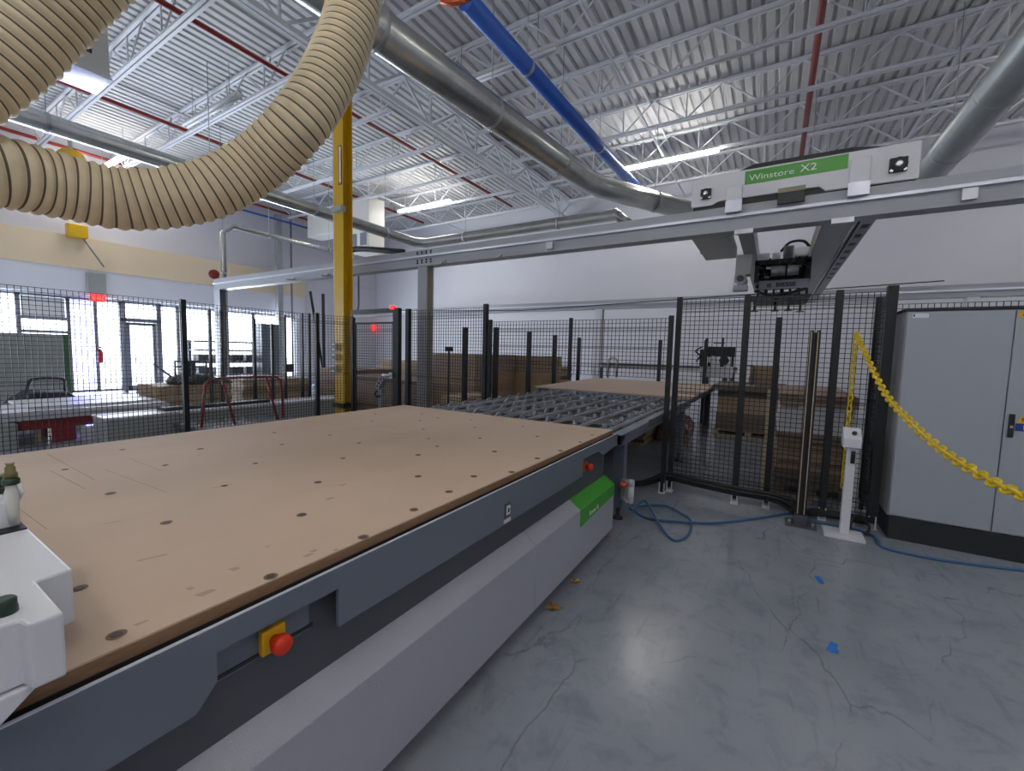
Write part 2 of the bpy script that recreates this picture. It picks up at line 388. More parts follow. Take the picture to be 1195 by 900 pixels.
w.build('web', 'joist', g)
# bridging rods between joists
for xb, zb, lab in ((-2.7, 6.63, 'lower white bridging rod under the joists near the blue pipe'), (-2.7, 7.16, 'upper white bridging rod under the deck near the blue pipe'),
                    (2.3, 6.63, 'white bridging rod under joists beside the wide right duct'), (-11.5, 6.63, 'white bridging rod under the joists left of the main girder')):
    tag(MB().bar((xb, YF, zb), (xb, YB, zb), .035, .035).build('bridging_rod', 'joist'), lab, 'rod')
# sprinkler pipes
def pipe_y(x, z, y0, y1, r, m_, lab, name='sprinkler_pipe', cat='pipe', drops=True):
    t = thing(name, lab, cat, (x, (y0+y1)/2, z))
    MB().cyl((x, y0, z), (x, y1, z), r, 12).build('pipe', m_, t)
    if drops:
        k = MB(); yy = y0+1.2
        while yy < y1: 
            MB().cyl((x, yy, z), (x, yy, z+.14), .012, 8).lathe((x, yy, z+.14), [(.03,0),(.03,.012)], 10).build('sprinkler_head', 'zinc_grey', t); yy += 2.4
    return t
zp = 6.9
pipe_y(at_z(205, 12, zp).x, zp, -6, 13.6, .045, 'red_pipe', 'red sprinkler pipe under the deck, just left of main girder')
pipe_y(at_z(60, 91, zp).x, zp, -6, 13.6, .045, 'red_pipe', 'red sprinkler pipe midway between main girder and window wall')
pipe_y(at_z(0, 149, zp).x, zp, -6, 13.6, .045, 'red_pipe', 'red sprinkler pipe nearest to the window wall')
pipe_y(at_z(948, 90, zp).x, zp, -6, 13.9, .055, 'red_pipe', 'red sprinkler pipe above the green-badged crane housing')
pipe_y(at_z(88, 190, 6.3).x, 6.3, -6, 13.6, .04, 'blue_pipe', 'thin blue air pipe running high along the window wall', 'air_pipe', drops=False)

# ------------------------------------------------------------------ lights
ZLt = 6.5
def fixture(pa, pb, lab, lit=True, world=None):
    if world: a, b_ = Vector(world[0]), Vector(world[1])
    else: a = at_z(*pa, ZLt); b_ = at_z(*pb, ZLt)
    c = (a+b_)/2; L = 2.42
    a = Vector((c.x-L/2, c.y, ZLt)); b_ = Vector((c.x+L/2, c.y, ZLt))
    t = thing('ceiling_light', lab, 'light', (c.x, c.y, ZLt-.05), 'fluorescent strip lights')
    MB().prism([(c.y-.05, ZLt+.03), (c.y-.03, ZLt+.08), (c.y+.03, ZLt+.08), (c.y+.05, ZLt+.03)], 'x', a.x, b_.x).build('housing', 'hvac', t)
    for dy in (-.045, .045):
        MB().cyl((a.x+.03, c.y+dy, ZLt-.012), (b_.x-.03, c.y+dy, ZLt-.012), .026, 10).build('tube', 'tube' if lit else 'tube_off', t)
    k = MB()
    for xx in (a.x+.4, b_.x-.4): MB().cyl((xx, c.y, ZLt+.08), (xx, c.y, ZT), .006, 6).build('hanger', 'zinc_grey', t)
    return t
fixture((725, 198), (838, 175), 'lit fluorescent strip light left of the green-badged crane housing')
fixture((462, 247), (529, 234), 'lit fluorescent strip light right of the yellow column near the back wall')
fixture((110, 198), (155, 180), 'lit fluorescent strip light behind the hose bend, nearest window wall')
fixture((215, 145), (280, 113), 'unlit strip light seen inside the loop of the tan hose', lit=False)
fixture((545, 92), (617, 76), 'unlit strip light between the big silver duct and the blue pipe', lit=False)
fixture(None, None, 'added lit fluorescent strip light overhead behind the viewer, right side', world=((1.8, -3.5, ZLt), (4.2, -3.5, ZLt)))  # unseen strip lights from here down are added to set the hall's brightness
fixture(None, None, 'added lit fluorescent strip light over the router bed behind the viewer', world=((-4.2, -2.2, ZLt), (-1.8, -2.2, ZLt)))
fixture(None, None, 'added lit fluorescent strip light almost overhead of the viewer', world=((-.6, -.6, ZLt), (1.8, -.6, ZLt)))  # unseen lamp added to lift the dim foreground
fixture(None, None, 'added lit fluorescent strip light overhead far right of the viewer', world=((4.0, 1.2, ZLt), (6.4, 1.2, ZLt)))  # second added lamp, out of sight, brightening the cabinet side
fixture(None, None, 'added lit fluorescent strip light over storage side behind the viewer', world=((-12, -2.6, ZLt), (-9.6, -2.6, ZLt)))
fixture(None, None, 'added lit fluorescent strip light overhead right of the crane, out of view', world=((4.4, 10.2, ZLt), (6.8, 10.2, ZLt)))

# ------------------------------------------------------------------ ducts and pipes overhead
def duct(name, pts, r, m_, lab, seams=1.6, hang=ZT, n=28, cat='duct', bands=True):
    P = [Vector(p) for p in pts]; t = thing(name, lab, cat, P[0])
    MB().tube(P if len(P) == 2 else P, r, n).build('duct_shell', m_, t)
    b_ = MB(); h = MB()
    for a, c in zip(P[:-1], P[1:]):
        L = (c-a).length; d = (c-a).normalized(); k = max(1, int(L/seams))
        if L < .5: continue
        for i in range(k):
            q = a+d*(L*(i+.5)/k)
            b_ = MB(); h = MB()
            b_.tube([q-d*.03, q-d*.012, q+d*.012, q+d*.03], [r*1.0, r*1.05, r*1.05, r*1.0], n, caps=False)
            if bands: b_.build('seam_band', 'zinc_grey', t)
            if hang: h.cyl((q.x, q.y, q.z+r), (q.x, q.y, hang), .007, 6).build('hanger_rod', 'zinc_grey', t)
    return t
zd = 5.0
a, b_, c = at_z(455, 45, zd), at_z(690, 215, zd), at_z(792, 243, zd)
dirr = (b_-a).normalized(); d2 = (c-b_).normalized()
duct('exhaust_duct', [a-dirr*5, b_-dirr*.25, b_+d2*.25, c+d2*.75], .215, 'zinc', 'thick shiny silver duct crossing the ceiling left of the blue pipe', 1.9)
a, b_ = at_z(553, 10, 5.75), at_z(745, 222, 5.75); dirr = (b_-a).normalized()
bp_ = duct('compressed_air_pipe', [a-dirr*.15, b_+dirr*1.6], .118, 'blue_pipe', 'straight bright blue pipe hanging below the joists', 2.6, n=18, cat='pipe')
e = a-dirr*.15
MB().tube([e+Vector((.1,0,0)), e, e+Vector((-.18,-.02,.02)), e+Vector((-.3,-.12,.03))], .04, 10).build('copper_fitting', 'copper', bp_)
duct('exhaust_duct', [(2.22, -2, 5.0), (2.22, 10.6, 5.0), (1.95, 10.9, 5.0), (-1.1, 10.9, 5.0)], .24, 'zinc_grey', 'wide dull grey duct at far right running back behind the crane housing', 1.75)
za = 5.0
a, cnr, e = at_z(10, 128, za), at_z(490, 285, za), at_z(690, 252, za)
duct('exhaust_duct', [(cnr.x, -6, za), (cnr.x, cnr.y-.3, za), (cnr.x+.3, cnr.y, za), (-3.5, cnr.y, za), (-3.2, cnr.y, za-.3)], .15, 'zinc', 'slim silver duct turning a right angle high on the storage side', 2.2, n=20)
ptop = at_y(262, 262, 5.75)
duct('drop_pipe', [(ptop.x-.1, 5.75, .3), (ptop.x-.1, 5.75, ptop.z-.2), (ptop.x, 5.95, ptop.z), (ptop.x, 9.8, ptop.z)], .07, 'zinc', 'thin silver pipe rising at the far left beam end then running back', 1.9, n=14, cat='pipe')
# steel column and conduit against the left wall
px = at_x(325, 300, -16.6)
tag(MB().box(-16.7, px.y-.1, 0, -16.5, px.y+.1, 6.6).build('steel_column', 'zinc_grey'), 'grey steel column standing in front of the window wall', 'column')
tag(MB().cyl((-16.5, px.y+.45, 0), (-16.5, px.y+.45, 6.5), .035, 10).build('conduit', 'frame_al'), 'thin grey conduit beside the grey steel column', 'pipe')
# suspended heater units
def heater(x0, y0, z0, x1, y1, z1, lab):
    t = thing('heater_unit', lab, 'heater', ((x0+x1)/2, (y0+y1)/2, z0))
    MB().box(x0, y0, z0, x1, y1, z1).build('casing', 'hvac', t, bevel=.02)
    MB().box(x0-.02, y0-.02, z0-.03, x1+.02, y1+.02, z0-.001).build('drip_tray', 'rail', t)
    w_ = x1-x0; gx0, gx1, gz0, gz1 = x1, x1, z0+.25, z1-.2
    MB().box(x1, y0+.2, gz0, x1+.004, y1-.2, gz1).build('grille_back', 'black', t)
    s_ = MB(); yy = y0+.24
    while yy < y1-.2: s_.box(x1+.003, yy, gz0, x1+.03, yy+.03, gz1); yy += .1
    s_.build('grille', 'slate_dark', t)
    k_ = MB()
    for xx in (x0+.1, x1-.1):
        for yy in (y0+.1, y1-.1): MB().cyl((xx, yy, z1), (xx, yy, ZT), .012, 6).build('hanger_rod', 'zinc_grey', t)
    return t
hA = at_z(129, 92, 5.6); hB = at_z(110, 107, 5.6)
heater(hB.x, hA.y-1.5, 5.6, hA.x, hA.y, min(6.9, at_y(130, 22, hA.y).z), 'grey-white heater box with dark grille hung behind the upper hose')
q1 = at_y(407, 232, 10); q2 = at_y(430, 292, 10)
t = thing('air_handler', 'white vertical air handler duct with two small grilles right of yellow column', 'air unit', ((q1.x+q2.x)/2, 10.3, q2.z))
MB().box(q1.x, 10, q2.z, q2.x, 10.7, 6.75).build('casing', 'hvac', t, bevel=.02)
MB().box(at_y(357,245,10).x, 10.05, 5.75, q1.x, 10.65, 6.7).build('side_box', 'hvac', t, bevel=.02)
for xx in (q1.x+.1, q2.x-.1): MB().cyl((xx, 10.35, 6.8), (xx, 10.35, ZT), .015, 6).build('hanger_rod', 'zinc_grey', t)
k = MB().box(q1.x+.12, 9.99, q2.z+.2, q1.x+.42, 10, q2.z+.62).box(q2.x-.42, 9.99, q2.z+.2, q2.x-.1, 10, q2.z+.62); k.build('grille', 'crate', t)

# ------------------------------------------------------------------ corrugated hose
hp = [(190,-190,2.9),(140,-80,2.8),(72,-6,2.75),(22,45,2.7),(-32,88,2.65),(-95,116,2.6),(-160,130,2.6),(-185,154,2.6),(-150,182,2.6),(-80,192,2.62),(0,201,2.65),(70,217,2.7),(150,233,2.72),(235,224,2.72),(300,191,2.75),(352,140,2.75),(386,85,2.9),(408,28,3.1),(420,-40,3.3),(428,-110,3.6)]
P = smooth_path([at_d(*q) for q in hp], 24)
R_ = .132; step = .042/6
P = resample(P, step); prof = [.955, .965, 1.0, 1.025, 1.025, 1.0]
hz = MB(); hz.tube(P, [R_*prof[i % 6] for i in range(len(P))], 40, 0, False, mis=[1 if i % 6 in (0,) else 0 for i in range(len(P))])
tag(hz.build('flexible_hose', ['hose', 'hose_line']), 'big tan ribbed suction hose looping down from the ceiling', 'hose')

# ------------------------------------------------------------------ router table (foreground)
XT, YE, XFAR = -1.1, 3.41, -3.5
RT = thing('router_table', 'large router bed with tan spoilboard, slate frame and pale grey side panels', 'machine', (-2.3, 1.2, 0))
sb = MB().box(XFAR, -2.2, .905, XT, YE, .93).build('spoilboard', ['spoil'], RT)
# exposed edge of the board, in its own colour
MB().box(XT, -2.2, .897, XT+.003, YE+.002, .926).box(XFAR, YE, .893, XT+.003, YE+.003, .925).build('board_edge', 'mdf_edge', sb)
MB().box(XFAR, -2.2, .85, XT+.0, YE-.005, .9045).build('bed_plate', 'dark', RT)
# scribed lines
def scribe(pts, w=.003):
    sc = MB()
    for a, c in zip(pts[:-1], pts[1:]):
        A = at_z(*a, .9302); B = at_z(*c, .9302); A.z = B.z = .9303
        d = (B-A).normalized(); sdv = Vector((-d.y, d.x, 0))*w
        sc.add([A-sdv, A+sdv, B+sdv, B-sdv], [(0,1,2,3)])
    sc.build('scribed_line', 'scribe', sb)
scribe([(415,501),(470,507),(483,504),(440,496),(415,501)]); scribe([(350,491),(395,496),(410,493)]); scribe([(377,486),(432,490),(446,488)])
scribe([(55,530),(110,560)], .0025); scribe([(58,549),(100,571)], .0025); scribe([(122,548),(195,575)], .002); scribe([(150,535),(190,550)], .002)
scribe([(24,595),(55,618)], .002); scribe([(160,655),(195,647)], .005); scribe([(246,570),(272,565)], .004); scribe([(120,612),(142,608)], .003)
def smudge(px, py, lx, ly):
    sm_ = MB()
    c0 = at_z(px, py, .93); z = .9302
    sm_.add([(c0.x-lx, c0.y-ly, z), (c0.x+lx, c0.y-ly*.6, z), (c0.x+lx*.8, c0.y+ly, z), (c0.x-lx*.7, c0.y+ly*.7, z)], [(0,1,2,3)]); sm_.build('dust_smudge', 'scribe', sb)
for s_ in [(240,692,.012,.022),(274,664,.012,.012),(222,687,.01,.008),(360,648,.008,.016),(366,643,.008,.012),(312,638,.006,.006),(392,642,.006,.008),(165,727,.006,.014),(385,582,.01,.02),(400,566,.008,.02)]: smudge(*s_)
dots = [(136,741,1),(316,673,1),(424,627,1),(483,595,1),(194,610,1),(352,601,1),(129,576,1),(371,563,1),(488,556,1),(76,548,0),(193,543,0),(298,541,0),(400,535,0),(488,531,1),(143,525,0),(234,524,1),(329,519,0),(419,517,0),(92,687,1),(610,498,0),(627,509.5,0),(654,526,1),(627,535,1),(597,551,1),(577,527,1),(677,516,0),(691,508,0),(492,483,0),(490,491,0),(434,492,0),(438,483,0),(511,488,0),(550,490,0),(554,499,0),(560,511.5,0),(500,512,0),(494,501,0),(510,521,0),(262,567,0),(385,508,0),(320,505,0),(524,574,1),(553,556,1)]
for px, py, big in dots:
    c0 = at_z(px, py, .93); r = .0175 if big else .0135
    k = MB().lathe((c0.x, c0.y, .9297), [(r, 0), (r, .0012)], 16, 1).lathe((c0.x, c0.y, .9305), [(r*.62, 0), (r*.55, .0014)], 12, 0)
    k.build('screw', ['screw', 'screw_rim'], sb)
# side frame beam with two cut-outs for the stop buttons
FX = -1.06
def zy(px, py, X=FX): v = at_x(px, py, X); return v.y, v.z
ya, yb = zy(253, 770)[0], zy(395, 697)[0]; zc = .835; z0f, z1f = .715, .90
y2a, y2b = zy(680, 556)[0], zy(698, 531)[0]
poly = [(-2.2, z0f), (ya-.045, z0f), (ya, z0f+.05), (ya, zc), (yb, zc), (yb, z0f), (y2a, z0f), (y2a, zc), (y2b, zc), (y2b+.12, z0f+.07), (YE-.02, z0f+.09), (YE+.02, z0f+.09), (YE+.02, z1f), (-2.2, z1f)]
fr = MB().prism(poly, 'x', -1.072, FX).build('frame_beam', 'slate', RT)
MB().box(-1.068, -2.2, z1f, FX, YE+.02, z1f+.003).build('edge_strip', 'rail', fr)
MB().box(-1.12, -2.2, .84, -1.072, YE, .872).build('gap_shade_strip', 'dark', RT)  # dark strip painting the shade in the gap between board and frame
MB().box(-1.09, ya-.1, .716, -1.0725, yb+.1, .84).build('recess_box', 'slate', RT) if False else None
MB().box(-1.19, -2.2, .12, -1.125, YE-.1, .9).build('bed_side', 'slate_dark', RT)
MB().box(-3.45, -2.2, .12, -3.38, YE-.1, .9).box(-3.45, YE-.18, .3, -1.19, YE-.1, .85).build('bed_wall', 'slate_dark', RT)
rc_ = MB().box(-1.124, ya, .722, -1.115, yb-.06, .835).build('recess_plate', 'slate', RT)
MB().box(-1.116, ya+.02, .728, -1.112, yb-.05, .738).build('slot', 'dark', rc_)
def estop(y, z, lab_, full=True):
    e = MB().box(-1.116, y-.032, z-.034, -1.095, y+.032, z+.034).build('stop_backing', 'sticker_y' if full else 'orange', RT, bevel=.004)
    MB().lathe((-1.096, y, z), [(.014,0),(.014,.02),(.0245,.022),(.026,.03),(.0255,.046),(.018,.05),(.001,.051)], 22, axis=(1,0,0)).build('stop_button', 'red_knob', e)
ey, ez = zy(324, 749, -1.08); estop(ey, ez, '')
ey, ez = zy(686, 545, -1.08); estop(ey, ez, '', False)
# socket plate on frame beam
sy, sz = zy(592, 595); sk = MB().box(FX-.002, sy-.025, sz-.035, FX+.004, sy+.025, sz+.035).build('socket_plate', 'slate_dark', RT)
MB().box(FX+.003, sy-.015, sz-.022, FX+.008, sy+.015, sz+.022).build('socket', 'white', sk); MB().box(FX+.007, sy-.006, sz-.01, FX+.0095, sy+.006, sz+.01).build('socket_hole', 'black_ink', sk)
MB().box(FX, sy-.03, sz-.062, FX+.003, sy+.03, sz-.045).build('name_strip', 'hvac', sk)
# long side panels with chamfered top
KX, KZ, TX, TZ, BZ = -1.04, .50, -1.125, .56, .125
seam = zy(626, 630.6, KX)[0]
pr = lambda: None
pp = [(TX, TZ), (KX, KZ), (KX, BZ), (KX-.015, BZ), (KX-.015, KZ-.01), (TX, TZ-.02)]
for y0_, y1_ in ((-2.2, seam-.002), (seam+.002, YE-.07)):
    MB().prism([(a_, b2) for a_, b2 in pp], 'y', y0_, y1_).build('side_panel', 'panel', RT, bevel=.003)
MB().box(-3.3, -2.0, .0, -1.16, -1.9, .12).build('foot_rail', 'dark', RT)
for yy in (.55, 1.5, 2.5): MB().cyl((-1.16, yy, 0), (-1.16, yy, .14), .035, 14).build('levelling_foot', 'dark', RT)
MB().box(-3.42, 1, .02, -1.3, 1.1, .14).build('cross_rail', 'dark', RT)
# green flag badge wrapped over the chamfer
ga, gb = zy(677.4, 594.4, KX)[0], YE-.07
fl = MB(); e_ = .0015
n_ = Vector((.06, 0, .085)).normalized()
def ch(y, t): return Vector((TX+(KX-TX)*t, y, TZ+(KZ-TZ)*t)) + n_*e_
fl.add([ch(ga+.1-.1, 0), ch(gb, 0), ch(gb, 1), ch(ga, 1)], [(0,1,2,3)])
fl.add([(KX+e_, ga, KZ), (KX+e_, gb, KZ), (KX+e_, gb, KZ-.085), (KX+e_, ga, KZ-.12)], [(0,1,2,3)])
bd = fl.build('badge', 'green', RT)
text('Rover A', .055, bd, (KX+.003, ga+.26, KZ-.075), (0,1,.0), (0,0,1), 'white_ink')

# router gantry cover at the very left
GT = thing('router_gantry', 'white stepped machine head cover resting over the near end of the spoilboard', 'machine', (-1.6, .05, .86))
MB().prism([(-2.6, -1.0), (-1.01, -1.0), (-1.01, .145), (-.98, .15), (-.98, .19), (-1.155, .19), (-1.16, .24), (-2.6, .24)], 'z', .988, 1.1).build('step_cover', 'white', GT, bevel=.005)
MB().prism([(-1.0, .986), (.165, .986), (.15, .972), (.115, .94), (-1.0, .935)], 'x', -1.35, -1.0).build('skirt', 'white', GT, bevel=.003)
vb = at_z(10, 614, 1.1)
v_ = MB().box(vb.x-.1, vb.y-.07, 1.100, vb.x+.06, vb.y+.02, 1.104).build('slot_plate', 'black', GT)
vb = vb+Vector((0, .02, 0)); bx = vb.x+.03; vk = .018
va = MB().box(vb.x-.1, vb.y-.05, 1.104, vb.x-.01, vb.y+.0, 1.15).box(vb.x-.0, vb.y-.04, 1.104, vb.x+.03, vb.y-.005, 1.165).box(vb.x-.09, vb.y-.03, 1.15, vb.x+.0, vb.y+.0, 1.175).build('valve_block', 'white', GT, bevel=.004)
MB().box(vb.x-.1, vb.y-.045, 1.176, vb.x-.02, vb.y-.005, 1.188).box(vb.x-.07, vb.y-.04, 1.19, vb.x-.03, vb.y-.01, 1.215).build('valve_coil', 'greencap', va, bevel=.003)
MB().lathe((bx, vb.y-.016, 1.112), [(.008,0),(.011,.03),(.012,.08),(.01,.084),(.01,.1)], 14).build('valve_stem', 'hvac', va)
MB().lathe((bx, vb.y-.016, 1.19+vk), [(.014,0),(.015,.003),(.015,.012),(.013,.015)], 14).build('fitting_collar', 'greencap', va)
MB().lathe((bx, vb.y-.016, 1.205+vk), [(.012,0),(.012,.012),(.009,.016),(.009,.026),(.006,.03),(.0085,.037)], 14).build('valve_fitting', 'gold', va)
MB().lathe((vb.x-.055, vb.y-.02, 1.19), [(.013,0),(.013,.018),(.01,.022),(.01,.03)], 14).build('valve_fitting', 'gold', va)
MB().tube(smooth_path([(vb.x-.05, vb.y+.005, 1.15), (vb.x-.03, vb.y+.008, 1.17), (vb.x-.045, vb.y+.008, 1.185), (vb.x-.08, vb.y+.004, 1.186)], 6), .005, 8).build('air_tube', 'white', va)
cp = at_z(5, 716, 1.1)
MB().lathe((cp.x, cp.y, 1.099), [(.016,0),(.016,.01),(.015,.014),(.015,.024),(.012,.027)], 18).build('knob', 'greencap', GT)

# ------------------------------------------------------------------ roller table behind the router bed
RB = thing('roller_table', 'grey roller table of wheeled rails between router bed and storage', 'roller table', (-2.4, 5.2, 0))
XRL, XRR, Y0, Y1 = -3.38, -1.03, 3.45, 6.95
MB().box(XRL+.08, Y0+.06, .782, XRR-.09, Y1-.13, .788).build('under_shade_sheet', 'dark', RB)  # dark sheet added so the space under the rails looks shaded
MB().box(XRR-.1, Y0, .79, XRR, Y1, .885).box(XRR-.3, Y0, .84, XRR, Y0+.1, .884).box(XRL, Y0, .79, XRL+.06, Y1, .885).box(XRL, Y1-.12, .82, XRR, Y1, .9).box(XRL, Y0, .8, XRR, Y0+.05, .86).build('frame', 'slate', RB, bevel=.004)
MB().box(XRR-.001, Y0+.9, .83, XRR+.012, Y1-.3, .905).build('side_plate', 'slate_dark', RB)
for yy in (4.35, 5.25, 6.15):
    MB().box(XRL+.06, yy, .8, XRR-.06, yy+.05, .86).build('cross_bar', 'zinc_grey', RB)
for x, y in ((-1.17, 3.9), (XRR-.08, 6.6), (XRL+.08, 3.62), (XRL+.08, 6.6)):
    lg = MB().box(x-.05, y-.05, .12, x+.05, y+.05, .8).build('leg', 'slate', RB)
    MB().lathe((x, y, 0), [(.05,0),(.05,.012),(.018,.02),(.018,.13)], 16).build('levelling_foot', 'rubber', lg)
wh = 0
for i in range(8):
    x = XRL+.2+i*(XRR-XRL-.36)/7
    rl = MB().box(x-.009, Y0+.02, .872, x+.009, Y1-.12, .9).build('roller_rail', 'beam', RB)
    for k in range(12):
        y = Y0+.16+k*.265
        MB().cyl((x-.055, y, .903), (x-.03, y, .903), .028, 12).cyl((x-.095, y+.09, .903), (x-.07, y+.09, .903), .028, 12).cyl((x-.09, y, .898), (x-.01, y, .898), .007, 6).box(x-.09, y-.03, .86, x-.02, y+.08, .875).build('roller_wheel', 'wheel', rl)
# valve set on the front leg
VS = thing('air_regulator', 'small compressed air regulator with red valve on the roller table leg', 'regulator', (-1.08, 3.8, .2))
x, y = -1.085, 3.8
MB().box(x-.03, y-.03, .22, x+.02, y+.03, .42).build('body', 'zinc_grey', VS, bevel=.005)
MB().cyl((x, y-.05, .36), (x, y-.05, .40), .03, 14).build('valve_knob', 'orange', VS)
MB().cyl((x+.05, y+.02, .2), (x+.05, y+.02, .36), .03, 14).lathe((x+.05, y+.02, .36), [(.032,0),(.032,.05),(.02,.06)], 14).build('filter_bowl', 'melamine', VS)
MB().cyl((x-.01, y-.03, .25), (x+.06, y-.09, .23), .014, 10).build('hose_fitting', 'alu', VS)
# sheet at the back of the roller table
tag(MB().prism([(-3.76, 6.98), (-1.03, 6.96), (-1.04, 10.75), (-3.98, 10.75)], 'z', .905, .93).build('board', 'spoil'), 'pale tan sheet lying flat behind the roller table', 'board')
ST = thing('lift_table', 'dark lift table carrying the pale tan sheet', 'table', (-2.4, 8.9, 0))
MB().box(-3.7, 7.0, .8, -1.08, 10.7, .9045).build('table_frame', 'slate_dark', ST)
for x, y in ((-1.2, 7.2), (-1.2, 10.5), (-3.6, 7.2), (-3.6, 10.5)): MB().box(x-.05, y-.05, 0, x+.05, y+.05, .8).build('leg', 'black', ST)

# ------------------------------------------------------------------ fences
def panel_mesh(a, b_, z0, z1, w=.0056, step=.047):
    a = Vector((*a, 0)); b_ = Vector((*b_, 0)); L = (b_-a).length; d = (b_-a).normalized(); nrm = Vector((-d.y, d.x, 0))
    mb = MB(); k = max(1, round(L/step))
    for i in range(k+1):
        q = a+d*(L*i/k); mb.bar((q.x, q.y, z0), (q.x, q.y, z1), w, w)
    k = max(1, round((z1-z0)/step)); bends = [z1-.12, (z0+z1)/2, z0+.12]
    for i in range(k+1):
        z = z0+(z1-z0)*i/k; mb.bar((a.x, a.y, z), (b_.x, b_.y, z), w, w)
    for z in bends:
        for dz in (-.012, .012):
            q = nrm*-.018; mb.bar((a.x+q.x, a.y+q.y, z+dz), (b_.x+q.x, b_.y+q.y, z+dz), w, w)
    return mb
def fence(label, posts, panels, feet=True, pw=.05, loc=None, foot_mat='melamine'):
    f = thing('wire_mesh_fence', label, 'fence', loc or (posts[0][0], posts[0][1], 0))
    for (x, y, z0, z1, w_) in posts:
        pst = MB().box(x-w_/2, y-w_/2, z0, x+w_/2, y+w_/2, z1).build('post', 'black', f, bevel=.003)
        if feet and z0 < .15:
            MB().box(x-.035, y-.06, 0, x+.035, y+.04, .008).box(x-.03, y-.045, 0, x-.02, y-.03, .12).box(x+.02, y-.045, 0, x+.03, y-.03, .12).build('foot_bracket', foot_mat, pst)
    for (a, b_, z0, z1) in panels: panel_mesh(a, b_, z0, z1).build('mesh_panel', 'black', f)
    return f
XF = -6.6
yL = at_x(213, 352, XF).y
fence('long black wire mesh fence beyond the router bed, facing the window wall', [(XF, .46, 0, 2.13, .06), (XF, yL, 0, 2.13, .06), (XF, 4.42, 0, 2.13, .06), (XF, -1.55, 0, 2.13, .06)],
      [((XF, -1.5), (XF, .44), .1, 2.1), ((XF, .5), (XF, yL-.03), .1, 2.1), ((XF, yL+.03), (XF, 4.4), .1, 2.1), ((XF, 4.46), (XF+.2, 4.9), .1, 2.1)])
FY = 4.95
G = thing('mesh_gate', 'black mesh gate with header bar and silver handle beside the yellow column', 'gate', (-5.8, FY, 0))
MB().box(-6.38, FY-.03, 0, -6.32, FY+.03, 2.12).build('gate_post', 'black', G); MB().box(-5.31, FY-.04, 0, -5.19, FY+.04, 2.22).build('gate_post', 'black', G)
MB().box(-6.38, FY-.025, 2.15, -5.3, FY+.025, 2.22).build('header_bar', 'black', G)
MB().box(-6.38, FY-.02, 2.09, -5.3, FY+.02, 2.12).build('header_rail', 'zinc_grey', G)
lf = MB().box(-6.3, FY-.015, .1, -6.27, FY+.015, 2.0).box(-5.35, FY-.015, .1, -5.32, FY+.015, 2.0).box(-6.3, FY-.015, 1.97, -5.32, FY+.015, 2.0).box(-6.3, FY-.015, .1, -5.32, FY+.015, .13).build('gate_leaf', 'black', G)
panel_mesh((-6.28, FY), (-5.34, FY), .12, 1.98).build('mesh_panel', 'black', lf)
hy = at_y(456, 438, FY); MB().cyl((hy.x-.13, FY-.06, hy.z), (hy.x+.06, FY-.06, hy.z), .022, 12).box(hy.x+.02, FY-.06, hy.z-.05, hy.x+.1, FY, hy.z+.05).build('gate_handle', 'alu', lf)
MB().box(-5.36, FY-.06, 2.2, -5.28, FY, 2.26).build('indicator_lamp', 'exit_red', G)
fence('black wire mesh fence between the gate and the roller table', [(-5.0, FY, 0, 2.2, .07), (-3.49, FY, 0, 2.22, .06)], [((-4.96, FY), (-3.52, FY), .1, 2.17)])
fence('raised black mesh panel spanning across above the roller table', [(-3.42, FY+.01, 0, 2.0, .05), (-2.19, FY+.01, 1.22, 2.0, .04), (-.985, FY+.0, 0, 2.0, .05)],
      [((-3.4, FY), (-2.2, FY), 1.3, 1.97), ((-2.17, FY), (-1.0, FY), 1.3, 1.97)], loc=(-2.2, FY, 0))
YR = 5.06
xs_ = [(-.925, 2.21), (-.26, 2.2), (.03, 1.97), (.5, 2.21), (.875, 2.23)]
fence('black wire mesh fence along the aisle between roller table and cabinet', [(x, YR if i != 2 else YR+.045, .05, h, .055 if i < 4 else .075) for i, (x, h) in enumerate(xs_)],
      [((-.9, YR), (-.29, YR), .12, 2.18), ((-.23, YR), (.47, YR), .12, 2.18), ((.53, YR), (.84, YR), .12, 2.18)], loc=(0, YR, 0))
fence('short black mesh fence return behind the corner post beside cabinet', [(.875, 5.62, 0, 2.2, .05)], [((.875, 5.12), (.875, 5.59), .1, 2.17)], loc=(.875, 5.6, 0))
fence('black wire mesh fence showing just above the grey cabinet top', [(2.1, 5.9, 0, 2.17, .06), (3.4, 5.9, 0, 2.17, .06)], [((.92, 5.9), (2.07, 5.9), .1, 2.15), ((2.13, 5.9), (3.4, 5.9), .1, 2.15)], loc=(2.1, 5.9, 0))

# guide posts around the storage bays
gp = None
GPs = [(583, 382, 'front left'), (629, 387, 'second on the left'), (663, 391, 'third on the left'), (690, 394, 'back left corner'), (755, 394, 'back middle'), (823, 394, 'back right'), (543, 382, 'outside left')]
for px, py, nm in GPs:
    p = at_z(px, py, 1.95); p.z = 0
    lab = 'black guide post of the sheet bay behind the roller table, %s' % nm
    if nm.startswith(('front', 'second', 'third', 'back left')): p.x = -3.86 if nm != 'back left corner' else -4.05
    if nm == 'back left corner': p.y = max(p.y, 9.7)
    if nm == 'back middle': p.y = 10.85
    if nm == 'back right': p.y = 10.85; p.x = -1.35
    if nm == 'third on the left': p.x = -4.05
    if nm == 'second on the left': p.x = -3.95
    if gp is None:
        gp = thing('guide_post', lab, 'post', p, 'guide posts round the sheet bay')
        MB().box(p.x-.04, p.y-.03, 0, p.x+.04, p.y+.03, 1.95).build('upright', 'black', gp, bevel=.004)
        MB().box(p.x-.08, p.y-.07, 0, p.x+.08, p.y+.07, .012).build('base_plate', 'black', gp)
    else: dup(gp, p, lab)
